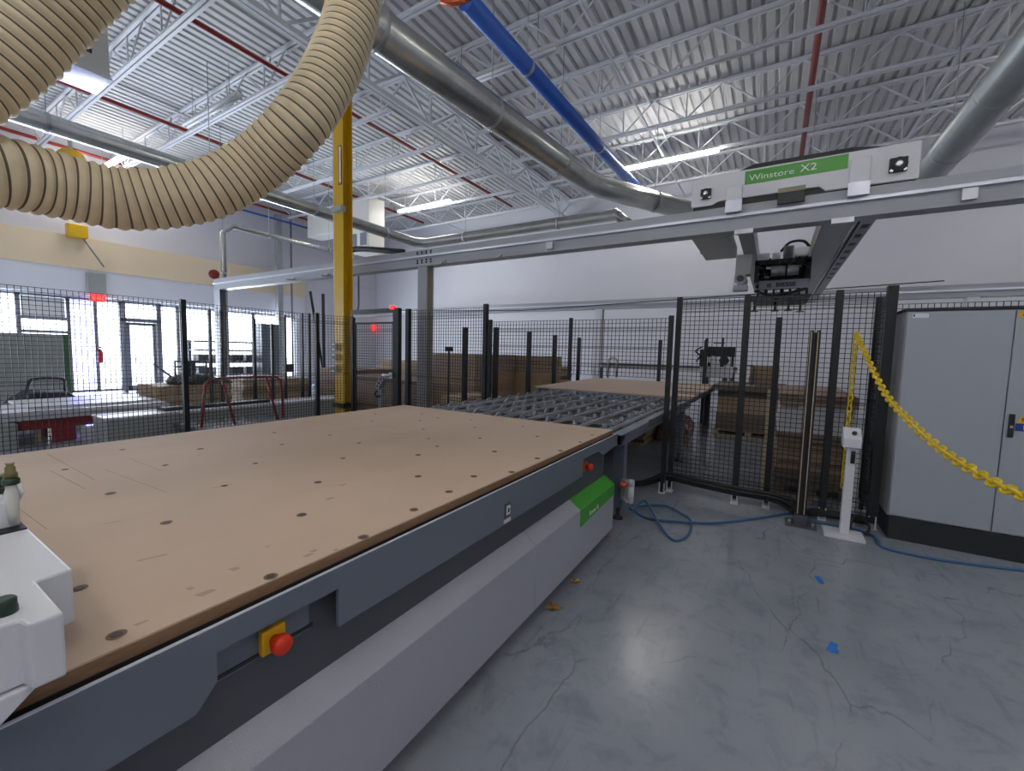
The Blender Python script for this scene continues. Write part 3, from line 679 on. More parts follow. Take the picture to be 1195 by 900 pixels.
for px, py, hgt, X, nm in [(246, 362, 1.95, -9.6, 'nearest the window wall door'), (259, 362, 1.95, -9.9, 'second from the door'), (297, 372, 1.85, -9.9, 'third from the door'), (318, 378, 1.8, -10, 'fourth from the door'), (353, 366, 2.1, -9.3, 'second before the yellow column'), (361, 366, 2.1, -9.0, 'next before the yellow column'), (333, 368, 2.05, -9.3, 'with a black box near its middle')]:
    p = at_x(px, 430, X); p.z = 0
    top = at_x(px, py, X).z
    t = dup(gp, p, 'black guide post in storage left of column, %s' % nm, 'guide posts on the storage side')
    t.scale = (.8, .8, top/1.95)
    if 'box' in nm:
        q = at_x(335, 430, X)
        bx_ = MB().box(q.x-.0, q.y-.1, q.z-.08, q.x+.1, q.y+.1, q.z+.1).build('switch_box', 'black'); tag(bx_, 'small black switch box on a guide post left of yellow column', 'box')
# thin leaning poles against left-back corner
tag(MB().cyl(at_x(362, 340, -11), at_x(383, 470, -11.4), .035, 8).build('pole', 'black'), 'thin black leaning pole rising above fence left of yellow column', 'pole')
tag(MB().cyl(at_x(377, 343, -11), at_x(379, 490, -11), .045, 8).build('pole', 'black'), 'thin black upright pole rising above fence beside yellow column', 'pole')

# ------------------------------------------------------------------ gantry storage crane
BYF, BYB = 5.4, 5.58
xl = at_y(250, 330, BYF).x
GB = thing('gantry_beam', 'long grey front crane beam with light rail, crossing the whole hall', 'crane beam', (-4, BYF, 2.97))
zb0, zb1 = 2.96, 3.235
MB().prism([(BYF, zb0+.015), (BYF+.0, zb1), (BYB, zb1), (BYB, zb0), (BYF+.03, zb0)], 'x', xl, XR-.1).build('beam_body', 'beam', GB)
MB().box(xl, BYF-.035, 3.105, XR-.1, BYF, 3.135).build('guide_rail', 'rail', GB)
MB().box(xl, BYF-.012, zb0, XR-.1, BYF, 3.0).build('lower_flange', 'beam', GB)
for px in (345, 385, 522, 588): 
    q = at_y(px, 318 if px < 400 else 300, BYF)
    MB().bar((q.x-.06, BYF-.04, zb0+.01), (q.x+.16, BYF-.3, zb0-.03), .025, .025).box(q.x-.1, BYF-.05, zb0, q.x-.02, BYF, zb0+.05).build('arm_bracket', 'zinc_grey', GB)
for px in (643, 1130):
    q = at_y(px, 285, BYF).x if px == 643 else at_y(px, 225, BYF).x
    MB().box(q-.05, BYF-.05, 2.99, q+.05, BYF, 3.09).build('end_stop', 'alu', GB)
k = MB(); xb = at_y(495, 300, BYF).x
for i in range(4):
    for z in (3.02, 3.06, 3.17, 3.2): k.cyl((xb-.15+i*.1, BYF-.012, z), (xb-.15+i*.1, BYF, z), .016, 8)
k.build('splice_bolts', 'black', GB)
sr = at_y(252, 320, BYF)
hn = thing('warning_horn', 'red round warning horn at the far left end of crane beam', 'horn', (sr.x, BYF, 3.2))
MB().lathe((sr.x, BYF-.02, 3.32), [(.06,0),(.1,.06),(.12,.1),(.03,.1)], 18, axis=(.8,-.6,.1)).build('horn_bell', 'red', hn); MB().box(sr.x-.05, BYF-.05, 3.235, sr.x+.05, BYF+.05, 3.3).build('base', 'zinc_grey', hn)
def gcol(x0, x1, lab, y0=BYF, y1=BYB, z=2.96, m_='beam', nm='crane_column'):
    t = thing(nm, lab, 'column', ((x0+x1)/2, (y0+y1)/2, 0))
    MB().box(x0, y0+.005, 0, x1, y1-.005, z).build('shaft', m_, t, bevel=.006)
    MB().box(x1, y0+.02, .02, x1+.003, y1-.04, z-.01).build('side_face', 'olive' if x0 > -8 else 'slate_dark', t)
    MB().box(x0-.08, y0-.08, 0, x1+.08, y1+.08, .02).build('base_plate', 'slate_dark', t)
    return t
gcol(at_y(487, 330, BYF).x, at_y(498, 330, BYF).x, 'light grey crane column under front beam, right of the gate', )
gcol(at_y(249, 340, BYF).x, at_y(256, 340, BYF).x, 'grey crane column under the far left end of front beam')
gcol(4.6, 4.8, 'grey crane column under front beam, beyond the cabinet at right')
# rear beam
RY = 12.7
GR = thing('gantry_beam', 'pale rear crane beam along the back wall', 'crane beam', (-4, RY, 2.9))
xl2 = at_y(460, 357, RY).x
MB().box(xl2, RY, 2.95, XR-.1, RY+.2, 3.22).build('beam_body', 'beam', GR); MB().box(xl2, RY-.03, 3.08, XR-.1, RY, 3.12).build('guide_rail', 'rail', GR)
q = at_y(697, 400, RY)
gcol(q.x-.12, q.x+.12, 'pale rear crane column against back wall behind the sheet', RY, RY+.2, 2.95, 'melamine')
gcol(3.4, 3.6, 'pale rear crane column at right behind the cabinet', RY, RY+.2, 2.95, 'melamine')
for px, zz, nm in ((600, 3.3, 'upper'),):
    tag(MB().tube([(xl2, RY-.1, 3.16), (-7.5, RY-.1, 2.98), (-3.5, RY-.1, 3.1), (3, RY-.1, 3.3)], .012, 6).build('cable', 'rubber'), 'black cable sagging along the rear crane beam', 'cable')
# crane bridge with badge housing
CB = thing('crane_bridge', 'grey travelling crane bridge with green-badged white housing on the front beam', 'crane', (.05, 8, 3.0))
hx0, hx1, hy = -.92, 1.04, BYF-.02
hs = MB().prism([(hx0, 3.27), (hx0+.22, 3.27), (hx0+.3, 3.3), (hx1-.75, 3.3), (hx1-.7, 3.25), (hx1, 3.245), (hx1, 3.585), (hx0+.16, 3.6), (hx0, 3.575)], 'y', hy, BYB+.05).build('housing', 'white', CB, bevel=.008)
MB().prism([(hx0+.45, 3.6), (hx0+.62, 3.65), (hx1-.5, 3.64), (hx1-.2, 3.59)], 'y', hy+.03, BYB).build('drag_belt', 'rubber', CB)
MB().prism([(hx0+.02, 3.235), (hx1-.02, 3.235), (hx1-.02, 3.31), (hx0+.02, 3.29)], 'y', hy+.02, BYB+.03).build('underside', 'rubber', CB)
gx0, gx1 = at_y(869, 215, hy).x, at_y(989, 200, hy).x
bd = MB().box(gx0, hy-.003, 3.435, gx1, hy, 3.575).build('badge', 'green', hs)
text('Winstore', .085, bd, (gx0+.245, hy-.0045, 3.495), (1,0,0), (0,0,1), 'white_ink', sx=1.24)
text('X2', .1, bd, (gx0+.57, hy-.0045, 3.505), (1,0,0), (0,0,1), 'white_ink', sx=1.2)
for pxa, pxb in ((848, 867), (988, 1013)):
    xa, xb2 = at_y(pxa, 235, hy).x, at_y(pxb, 220, hy).x
    MB().box(xa, hy-.06, 3.15, xb2, hy, 3.43 if pxa < 900 else 3.5).build('roller_bracket', 'white', CB, bevel=.008)
    MB().box(xa-.005, hy-.07, 3.145, xb2+.005, hy-.055, 3.27).build('bracket_plate', 'rail', CB)
sx_ = at_y(907, 238, hy).x, at_y(939, 232, hy).x
MB().box(sx_[0], hy-.05, 3.165, sx_[1], hy-.015, 3.275).build('sensor_box', 'plinth', CB, bevel=.004); MB().box(sx_[0], hy-.05, 3.276, sx_[1], hy-.015, 3.325).build('sensor_cap', 'olive', CB)
for px, py, r in ((824, 227, .055), (1048, 193, .065)):
    q = at_y(px, py, hy)
    f_ = MB().box(q.x-r, hy-.03, q.z-r, q.x+r, hy, q.z+r).lathe((q.x, hy-.03, q.z), [(r*1.02,0),(r*1.02,.015)], 16, axis=(0,-1,0)).build('drive_flange', 'rubber', CB, bevel=.006)
    MB().lathe((q.x, hy-.045, q.z), [(r*.45,0),(r*.45,.012),(r*.3,.016)], 14, axis=(0,-1,0)).build('hub', 'alu', f_)
    for dx in (-r*.75, r*.75): MB().cyl((q.x+dx, hy-.04, q.z-r*.8), (q.x+dx, hy-.028, q.z-r*.8), .014, 8).build('bolt', 'alu', f_)
# girders running back
MB().box(-.44, BYB+.002, 2.99, -.28, RY-.035, 3.2).build('bridge_girder', 'beam', CB, bevel=.005)
bg = MB().box(.36, BYB+.002, 2.98, .62, RY-.035, 3.2).box(.68, BYB+.002, 2.98, .8, RY-.035, 3.12).box(.62, BYB+.002, 3.02, .68, RY-.035, 3.06).build('bridge_girder', 'beam', CB)
k = MB()
for i in range(9): k.box(.71, 5.8+i*.42, 2.977, .77, 5.95+i*.42, 2.98)
k.build('slot', 'black', bg)
MB().cyl((.645, BYB+.01, 2.985), (.645, RY-.04, 2.985), .014, 8).build('guide_rod', 'alu', bg)
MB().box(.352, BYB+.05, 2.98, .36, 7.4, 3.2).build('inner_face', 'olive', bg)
MB().box(-.9, BYB, 2.97, -.56, 6.9, 3.06).box(-.93, BYB, 2.97, -.9, 6.9, 3.12).box(-.56, BYB, 2.97, -.53, 6.9, 3.12).build('cable_tray', 'zinc_grey', CB)
MB().box(-.96, 6.5, 3.0, -.93, 6.6, 3.1).build('tray_clip', 'rail', CB)
for xx in (-.36, .5): MB().box(xx-.09, BYF-.05, 2.91, xx+.09, BYF-.0, 2.958).build('end_carriage', 'alu', CB)
# gripper head
GH = thing('gripper_head', 'black suction gripper carriage hanging between the crane girders', 'gripper', (.04, 7.2, 2.3))
cy = 7.0
MB().box(-.3, cy, 2.86, .36, cy+.7, 2.93).box(-.3, cy, 2.63, -.24, cy+.7, 2.9).box(.3, cy, 2.63, .36, cy+.7, 2.9).box(-.28, cy+.35, 2.6, .34, cy+.7, 2.9).build('carriage_frame', 'black', GH)
pl = MB().box(-.235, cy-.02, 2.515, .345, cy, 2.64).build('name_plate', 'beam', GH, bevel=.003)
text('BIESSE', .075, pl, (.085, cy-.0215, 2.572), (1,0,0), (0,0,1), 'black_ink', offset=.0025, sx=1.15)
k = MB()
for i in range(3): k.box(-.135+i*.018, cy-.0215, 2.545, -.123+i*.018, cy-.02, 2.598)
k.build('emblem', 'black_ink', pl)
# motors and fittings on carriage top
MB().box(-.27, cy+.02, 2.93, -.13, cy+.2, 3.03).box(-.1, cy+.02, 2.93, .0, cy+.2, 3.02).build('motor_cover', 'melamine', GH, bevel=.006)
MB().box(.03, cy, 2.93, .15, cy+.3, 3.1).build('control_box', 'slate', GH, bevel=.005); MB().box(.055, cy-.004, 2.96, .125, cy, 3.08).build('screen', 'slate_dark', GH)
MB().box(.16, cy+.03, 2.95, .33, cy+.2, 3.07).build('valve_block', 'alu', GH, bevel=.004)
MB().cyl((-.1, cy-.04, 2.76), (.07, cy-.04, 2.76), .07, 16).cyl((.09, cy-.04, 2.76), (.22, cy-.04, 2.76), .07, 16).build('vacuum_cylinder', 'zinc_grey', GH)
k = MB()
for i in range(7):
    x0_ = -.22+i*.085; k.tube(smooth_path([(x0_, cy+.02, 2.64), (x0_+.05, cy-.06, 2.75+.03*(i % 3)), (x0_-.03, cy-.05, 2.85), (x0_+.02, cy+.05, 2.95)], 6), .011, 6)
k.tube(smooth_path([(.0, cy+.1, 3.05), (.1, cy+.05, 3.15), (.25, cy+.08, 3.16), (.33, cy+.1, 3.08)], 6), .018, 8)
k.build('hoses', 'rubber', GH)
k = MB().box(-.3, cy-.25, 2.36, .36, cy+.6, 2.385).box(-.32, cy-.05, 2.4, .38, cy+.03, 2.43)
k.box(-.28, cy-.3, 2.31, .3, cy-.22, 2.34).box(-.26, cy-.32, 2.27, -.06, cy-.25, 2.31)
k.build('gripper_plate', 'slate_dark', GH)
k = MB()
for i in range(7): k.cyl((-.24+i*.095, cy, 2.38), (-.24+i*.095, cy, 2.52), .016+.008*(i % 2), 8)
k.tube(smooth_path([(-.28, cy-.05, 2.5), (-.1, cy-.12, 2.42), (.1, cy-.12, 2.44), (.32, cy-.05, 2.5)], 8), .02, 8)
k.build('springs', 'black', GH)
for x in (-.26, -.02, .13, .26):
    MB().lathe((x, cy-.26, 2.19 if x != .26 else 2.17), [(.05,0),(.045,.012),(.015,.02),(.015,.17)], 14).build('suction_cup', 'black' if x != .26 else 'gold', GH)
rg = random.Random(4)
for i in range(12):
    fx, fz = rg.uniform(-.26, .3), rg.choice([2.44, 2.48, 2.68, 2.72, 2.8, 2.84])
    MB().box(fx-rg.uniform(.015,.04), cy-.09, fz-.012, fx+rg.uniform(.015,.04), cy-.03, fz+.014).build('fitting', rg.choice(['alu', 'black', 'olive', 'zinc_grey', 'black']), GH, bevel=.003)
for i in range(3): MB().box(-.3+.2*i, cy-.34+.03*i, 2.33-.012*i, -.06+.2*i, cy-.3, 2.35-.012*i).build('sponge_bar', 'slate_dark', GH)
MT = at_y(868, 328, 6.85); MT.x -= .04
mt_ = thing('motor', 'small white motor hanging under the left crane girder', 'motor', (MT.x, 6.9, MT.z-.1))
MB().cyl((MT.x, 6.75, MT.z+.02), (MT.x, 7.05, MT.z+.02), .08, 18).build('barrel', 'hvac', mt_); MB().box(MT.x-.07, 6.8, MT.z+.08, MT.x+.12, 7.0, 2.99).build('bracket', 'hvac', mt_); MB().cyl((MT.x, 6.735, MT.z+.02), (MT.x, 6.75, MT.z+.02), .045, 14).build('end_cap', 'slate', mt_)
MB().box(MT.x-.09, 6.8, MT.z-.13, MT.x+.09, 7.0, MT.z-.06).build('gearbox', 'white', mt_)
# cable chain loop over the beam near the yellow column
q = at_y(408, 297, BYB)
tag(MB().tube(smooth_path([(q.x-.2, BYB+.04, 3.26), (q.x-.1, BYB+.06, 3.45), (q.x+.2, BYB+.08, 3.5), (q.x+1.4, BYB+.08, 3.32)], 8), .055, 10).build('cable_chain', 'rubber'), 'black cable chain lying on front beam right of yellow column', 'cable chain')
# air drop
q = at_y(416, 320, BYB)
tag(MB().tube([(q.x, BYB+.05, 3.0), (q.x, BYB+.05, 2.4), (q.x+.02, BYB+.02, 2.34), (q.x+.06, BYB-.02, 2.31)], .018, 8).build('drop_pipe', 'slate'), 'thin pipe dropping from front beam right of the yellow column', 'pipe')

# ------------------------------------------------------------------ yellow column and boxes
cx, cyy = -6.8, 5.1
YC = thing('building_column', 'bright yellow steel building column behind the gate', 'column', (cx, cyy, 0))
MB().box(cx-.13, cyy-.1, .02, cx+.13, cyy-.085, 6.42).box(cx-.13, cyy+.085, .02, cx+.13, cyy+.1, 6.42).box(cx-.008, cyy-.085, .02, cx+.008, cyy+.085, 6.42).build('shaft', 'yellow', YC)
MB().box(cx-.17, cyy-.14, 0, cx+.17, cyy+.14, .02).build('base_plate', 'slate_dark', YC)
MB().box(cx-.16, cyy-.14, .45, cx+.17, cyy+.13, .53).build('column_collar', 'rubber', YC)
MB().cyl((cx-.17, cyy-.06, 1.55), (cx-.17, cyy-.06, 6.4), .022, 10).build('conduit', 'hvac', YC)
q = at_y(400, 245, cyy-.1); MB().box(cx-.08, cyy-.2, q.z-.04, cx+.2, cyy-.1, q.z+.05).build('clamp', 'zinc_grey', YC)
for py, nm in ((405, 'upper'), (417, 'middle'), (430, 'lower')):
    q = at_y(391, py, cyy-.12)
    t = thing('outlet_box', 'small grey %s outlet box on the yellow column' % nm, 'outlet', (q.x, cyy-.12, q.z-.06), 'outlet boxes on the yellow column')
    MB().box(q.x-.06, cyy-.16, q.z-.06, q.x+.06, cyy-.07, q.z+.06).build('case', 'melamine' if nm != 'lower' else 'hvac', t, bevel=.006)
    MB().box(q.x-.03, cyy-.163, q.z-.03, q.x+.03, cyy-.16, q.z+.03).build('socket', 'crate' if nm != 'lower' else 'sticker_b', t)
q = at_y(397, 193, cyy-.1); hh = at_y(397, 170, cyy-.1).z-at_y(397, 216, cyy-.1).z
sg = MB().box(q.x-.045, cyy-.106, q.z-hh/2, q.x+.045, cyy-.1005, q.z+hh/2).build('column_sign', 'red'); tag(sg, 'narrow vertical red and white arrow sign on the yellow column', 'sign')
MB().box(q.x-.022, cyy-.108, q.z-hh/2+.08, q.x+.022, cyy-.106, q.z+hh/2-.02).prism([(q.x-.03, q.z-hh/2+.08), (q.x, q.z-hh/2+.02), (q.x+.03, q.z-hh/2+.08)], 'y', cyy-.108, cyy-.106).build('arrow', 'white_ink', sg)
# control box on stand behind the gate
q = at_y(445, 448, 5.9)
t = thing('control_pedestal', 'tilted grey control box with hook on a stand behind the gate', 'pedestal', (q.x, 5.9, 0))
rot = Matrix.Rotation(.62, 3, 'Y')
MB().obox((q.x, 5.9, q.z+.02), (.12, .12, .28), rot).build('control_box', 'beam', t, bevel=.006); MB().box(q.x-.05, 5.86, 0, q.x+.05, 5.94, q.z-.1).build('post', 'beam', t)
MB().tube(smooth_path([(q.x-.08, 5.84, q.z-.14), (q.x-.1, 5.83, q.z-.22), (q.x-.04, 5.83, q.z-.26), (q.x+.02, 5.84, q.z-.24)], 6), .018, 8).build('hook', 'rubber', t)
for i in range(3): 
    c0 = Vector((q.x, 5.835, q.z+.02)) + rot @ Vector((0, 0, -.08+i*.08)); MB().cyl(c0, c0+Vector((0,-.012,0)), .018, 10).build('button', 'black', t)

# ------------------------------------------------------------------ right side: cabinet, pedestal, light barrier, chain
CX0, CX1, CYF, CYK = .945, 2.215, 4.84, 5.26
CB2 = thing('electrical_cabinet', 'tall grey two-door electrical cabinet on a black plinth', 'cabinet', ((CX0+CX1)/2, 5.05, 0))
MB().box(CX0, CYF+.025, .2, CX1, CYK, 1.985).build('carcass', 'cab_side', CB2, bevel=.004)
MB().box(CX0-.01, CYF, 1.986, CX1+.01, CYK+.01, 2.005).build('top_plate', 'plinth', CB2)
MB().box(CX0+.01, CYF+.01, 0, CX1-.01, CYK, .2).build('plinth', 'plinth', CB2, bevel=.003)
sx0 = 1.575
for xa, xb2 in ((CX0+.005, sx0-.003), (sx0+.003, CX1-.005)):
    d = MB().box(xa, CYF, .215, xb2, CYF+.024, 1.975).build('door', 'cab', CB2, bevel=.004)
    if xa > 1.5:
        hd = MB().box(xa+.02, CYF-.014, .985, xa+.052, CYF, 1.17).build('handle', 'plinth', d, bevel=.004); MB().box(xa+.028, CYF-.018, 1.06, xa+.044, CYF-.014, 1.08).build('lock', 'alu', hd)
        wx = xa+.095
        st = MB().box(wx-.035, CYF-.002, 1.04, wx+.035, CYF, 1.1).build('warning_label', 'sticker_b', d)
        MB().prism([(wx-.035, 1.1), (wx+.035, 1.1), (wx, 1.165)], 'y', CYF-.002, CYF).build('hazard_triangle', 'sticker_y', st)
        MB().prism([(wx+.004, 1.155), (wx-.009, 1.128), (wx+.001, 1.13), (wx-.004, 1.108), (wx+.01, 1.136), (wx, 1.134)], 'y', CYF-.004, CYF-.002).build('bolt_symbol', 'black_ink', st)
        MB().box(wx+.008, CYF-.004, 1.052, wx+.018, CYF-.002, 1.09).build('mark', 'white_ink', st)
        y_ = MB().lathe((xa+.035, CYF, 1.94), [(.026,0),(.026,.002)], 18, axis=(0,-1,0)).build('warning_sticker', 'sticker_y', d)
        MB().prism([(xa+.028, 1.93), (xa+.05, 1.93), (xa+.039, 1.95)], 'y', CYF-.004, CYF-.002).build('mark', 'black_ink', y_)
    else:
        st = MB().box(xa+.03, CYF-.002, 1.925, xa+.13, CYF, 1.96).build('maker_label', 'white', d); MB().box(xa+.034, CYF-.003, 1.935, xa+.044, CYF-.002, 1.955).build('mark', 'black_ink', st)
# operator pedestal
PX, PY = .63, 4.68
PD = thing('operator_pedestal', 'white floor pedestal with small control box in front of fence', 'pedestal', (PX, PY, 0))
MB().box(PX-.15, PY-.12, 0, PX+.14, PY+.12, .025).build('base_plate', 'white', PD, bevel=.004)
MB().box(PX-.03, PY-.025, .025, PX+.035, PY+.04, .8).build('post', 'white', PD, bevel=.003)
hb = MB().prism([(PY-.06, .8), (PY+.06, .8), (PY+.06, .965), (PY-.0, .965), (PY-.065, .88)], 'x', PX-.065, PX+.06).build('control_box', 'white', PD, bevel=.006)
MB().lathe((PX+.01, PY-.035, .925), [(.018,0),(.018,.014),(.01,.016)], 14, axis=(0,-.8,.6)).build('key_switch', 'black', hb)
MB().box(PX-.0, PY-.04, .66, PX+.03, PY-.026, .77).cyl((PX+.015, PY-.05, .75), (PX+.015, PY-.05, .69), .014, 10).build('padlock', 'rubber', PD, bevel=.004)
# light barrier column
BX, BYY = .315, 4.76
LB = thing('light_barrier', 'black light barrier column with brass-edged slots on a floor plate', 'light barrier', (BX, BYY, 0))
MB().box(BX-.04, BYY-.015, .05, BX-.012, BYY+.03, 1.82).box(BX+.012, BYY-.015, .05, BX+.04, BYY+.03, 1.82).box(BX-.012, BYY+.005, .05, BX+.012, BYY+.03, 1.8).build('profile', 'black', LB)
MB().box(BX-.033, BYY-.018, .1, BX-.026, BYY-.015, 1.81).box(BX+.018, BYY-.018, .1, BX+.025, BYY-.015, 1.81).build('edge_strip', 'wood', LB)
MB().box(BX-.12, BYY-.11, 0, BX+.12, BYY+.1, .015).box(BX-.05, BYY-.04, .015, BX+.05, BYY+.05, .09).build('base_plate', 'slate_dark', LB)
for dx in (-.09, .09): MB().cyl((BX+dx, BYY-.07, .015), (BX+dx, BYY-.07, .05), .012, 8).build('anchor_bolt', 'alu', LB)
# yellow plastic chain
hook = at_y(999, 389, YR-.05)
end = CAM + ray(1195, 579)*(1.5/FPX)
pl_n = Vector((end.y-hook.y, -(end.x-hook.x), 0)).normalized()
def on_plane(px, py): d = ray(px, py); return CAM + d*((hook-CAM).dot(pl_n)/d.dot(pl_n))
cpts = [hook] + [on_plane(*q) for q in [(1030, 454), (1062, 492), (1100, 526), (1150, 558), (1195, 579)]]
tail = cpts[-1]-cpts[-2]; tail.normalize()
cpts += [cpts[-1]+tail*.3+Vector((0,0,.03)), cpts[-1]+tail*.62+Vector((0,0,.12))]
CP = resample(smooth_path(cpts, 30), .002)
lowz = at_y(978, 578, YR-.05)
TP = [Vector((hook.x, hook.y, hook.z-i*.002)) for i in range(int((hook.z-max(.3, lowz.z))/.002))]
def chain_mesh(path, mb, pitch=.052, L=.076, W=.05, r=.0072):
    k = int(pitch/.002); i = 0; c_ = 0
    while i+k < len(path):
        a, b_ = path[i], path[min(i+k, len(path)-1)]; d = (b_-a).normalized(); mid = (a+b_)/2
        u = Vector((0,0,1)) if abs(d.z) < .9 else Vector((1,0,0)); sd = d.cross(u).normalized(); u = sd.cross(d)
        ax = (sd+u).normalized() if c_ % 2 else (sd-u).normalized()
        pts = []; h = L/2-W/2
        for j in range(6): t = -PI/2+PI*j/5; pts.append(mid+d*(h+math.cos(t)*(W/2-r))+ax*math.sin(t)*(W/2-r))
        for j in range(6): t = PI/2+PI*j/5; pts.append(mid+d*(-h+math.cos(t)*(W/2-r))+ax*math.sin(t)*(W/2-r))
        mb.tube(pts, r, 6, closed=True); i += k; c_ += 1
ch_ = MB(); chain_mesh(CP, ch_); chain_mesh(TP, ch_)
tag(ch_.build('barrier_chain', 'ychain'), 'yellow plastic barrier chain hooked on the fence and drooping to the right', 'chain')

# cables and hoses on floor
def floor_path(pts): return [Vector((*at_z(a, b2, 0).xy, z)) for a, b2, z in pts]
hose1 = [Vector((-1.022, 3.705, .228)), Vector((-.97, 3.66, .2))] + floor_path([(752, 596, .10), (770, 617, .03), (786, 632, .012), (803, 626, .012), (806, 610, .012), (796, 601, .012), (775, 593, .03), (748, 592, .014), (741, 598, .012), (757, 607, .014), (785, 611, .022), (830, 612, .012), (880, 607, .012), (930, 600, .012)]) + [Vector((.42, 4.88, .012)), Vector((.72, 4.9, .012)), Vector((.86, 4.78, .012))] + floor_path([(1030, 640, .012), (1080, 652, .012), (1140, 661, .012), (1200, 668, .012), (1320, 680, .012)])
tag(MB().tube(smooth_path(hose1, 8), .0115, 10).build('air_hose', 'blue_hose'), 'blue air hose looping on the floor from regulator to the right', 'hose')
for i, (oz, oy, nm) in enumerate(((.13, 0, 'lowest'), (.165, .02, 'middle'), (.195, .0, 'topmost'))):
    y0_ = YR-.05-oy
    pts = [Vector((-1.55, 5.1+i*.06, .012)), Vector((-1.32, 4.98+i*.05, .02)), Vector((-1.12, y0_, oz*.6)), Vector((-.95, y0_, oz+.02)), Vector((-.6, y0_, oz)), Vector((-.26, y0_, oz-.015)), Vector((.1, y0_, oz-.02)), Vector((.26, y0_-.01, oz-.09+i*.02)), Vector((.34, 4.9, .06+.02*i)), Vector((.5, y0_+.02, .05+.02*i)), Vector((.85, y0_-.02, .06+.02*i))]
    tag(MB().tube(smooth_path(pts, 8), .021, 8).build('power_cable', 'rubber'), 'thick black power cable along the fence foot, %s of three' % nm, 'cable', 'power cables along the fence')
lp = [Vector((.8, 4.78, .012)), Vector((.83, 4.85, .07)), Vector((.78, 4.93, .13)), Vector((.72, 4.92, .1)), Vector((.7, 4.84, .014)), Vector((.76, 4.8, .012))]
tag(MB().tube(smooth_path(lp, 8), .012, 8).build('power_cable', 'rubber'), 'short black cable loop on the floor beside the white pedestal', 'cable')
# blue tape and leaves
for px, py, nm, a in ((956, 677, 'nearer the white pedestal', .2), (971, 756, 'farther from the white pedestal', -.3)):
    c0 = at_z(px, py, 0); rt = Matrix.Rotation(a, 3, 'Z'); k = MB()
    k.obox((c0.x, c0.y, .0012), (.036, .11, .0012), rt); k.obox((c0.x+.012, c0.y-.028, .002), (.026, .04, .001), rt)
    tag(k.build('tape_piece', 'tape'), 'piece of blue tape stuck on the floor, %s' % nm, 'tape', 'blue tape on the floor')
def leaf(px, py, s_, a, lab):
    c0 = at_z(px, py, 0); t = thing('dry_leaf', lab, 'leaf', (c0.x, c0.y, 0), 'dry leaves by the side panel')
    pts = []
    for i in range(15):
        ang = a+2*PI*i/15; r = s_*(1 if i % 3 == 0 else (.45 if i % 3 == 1 else .6)); pts.append((c0.x+r*math.cos(ang), c0.y+r*math.sin(ang), .012+.02*math.sin(i*1.7)*s_*8))
    MB().add([(c0.x, c0.y, .006)]+pts, [(0, i+1, (i+1) % 15+1) for i in range(15)]).build('blade', 'leaf', t)
    MB().tube([(c0.x, c0.y, .006), (c0.x+s_*1.2*math.cos(a+.2), c0.y+s_*1.2*math.sin(a+.2), .008)], .0025, 6).build('stalk', 'leaf', t)
leaf(645, 710, .055, .3, 'larger brown dry leaf on the floor near panel seam'); leaf(671, 680, .045, 1.2, 'smaller brown dry leaf on the floor farther along panel'); leaf(708, 628, .03, .7, 'tiny orange leaf scrap on floor at the panel end')

# ------------------------------------------------------------------ stacks and storage beyond the fence
def stack(name, label, x0, y0, z0, x1, y1, z1, mats, layer=.02, jit=.012, cat='board stack', group=None, gaps=()):
    mb = MB(); z = z0; rnd = random.Random(hash(label) % 1000 if False else len(label)*7+int(abs(x0)*100)); i = 0
    while z < z1-1e-4:
        h = min(layer*rnd.uniform(.7, 1.4), z1-z); jx, jy = rnd.uniform(-jit, jit), rnd.uniform(-jit, jit)
        mb.box(x0+jx, y0+jy, z, x1+jx, y1+jy, z+h-min(.07*h, .003) if z+h < z1-1e-4 else z1, rnd.randrange(len(mats))); z += h; i += 1
    o = mb.build(name, mats); return tag(o, label, cat, group)
def pallet(x0, y0, x1, y1, label, z0=0, m_='wood'):
    t = thing('pallet', label, 'pallet', ((x0+x1)/2, (y0+y1)/2, z0))
    for i in range(3):
        x = x0+(x1-x0-.1)*i/2; MB().box(x, y0, z0+.02, x+.1, y1, z0+.1).build('bearer', m_, t)
    k = MB(); n_ = 6
    for i in range(n_):
        y = y0+(y1-y0-.1)*i/(n_-1); k.box(x0, y, z0+.1, x1, y+.1, z0+.12); k.box(x0, y, z0, x1, y+.1, z0+.02)
    k.build('deck_boards', m_, t); return t
# behind the gate and mid fence
pallet(-8.9, 6.5, -6.3, 8.0, 'wooden pallet under the low brown stack behind the gate')
stack('board_stack', 'low layered brown board stack behind the gate', -8.9, 6.5, .121, -6.3, 8.0, .9, ['redbrown', 'brown_dk', 'redbrown', 'brown'], .05, .03)
stack('board_stack', 'red-brown board stack farther behind the gate', -10.6, 9.2, 0, -7.9, 10.6, 1.2, ['redbrown', 'brown'], .06, .03)
stack('board_stack', 'tall layered brown stack right of the light grey crane column', -6.25, 6.9, 0, -5.12, 8.5, 1.49, ['brown', 'redbrown', 'brown'], .12, .012)
q0, q1 = at_y(571, 440, 8.2).x, at_y(623, 440, 8.2).x
stack('board_stack', 'smooth tan fibreboard stack left of the sheet bay', q0+.12, 8.55, 0, q1, 9.6, 1.48, ['brown'], .4, .002)
stack('board_stack', 'short dark board stack near the back wall left of the rear column', at_y(626,430,10.6).x, 10.6, 0, at_y(650,430,10.6).x, 11.6, 1.17, ['brown_dk', 'brown'], .06, .03)
stack('board_stack', 'low tan board stack under the left edge of sheet bay', -5.0, 5.75, 0, -4.5, 6.7, .75, ['brown', 'wood'], .08, .02)
t = thing('sensor_post', 'thin black sensor post with small box in front of brown stacks', 'sensor', (at_y(524, 440, 5.6).x, 5.6, 0))
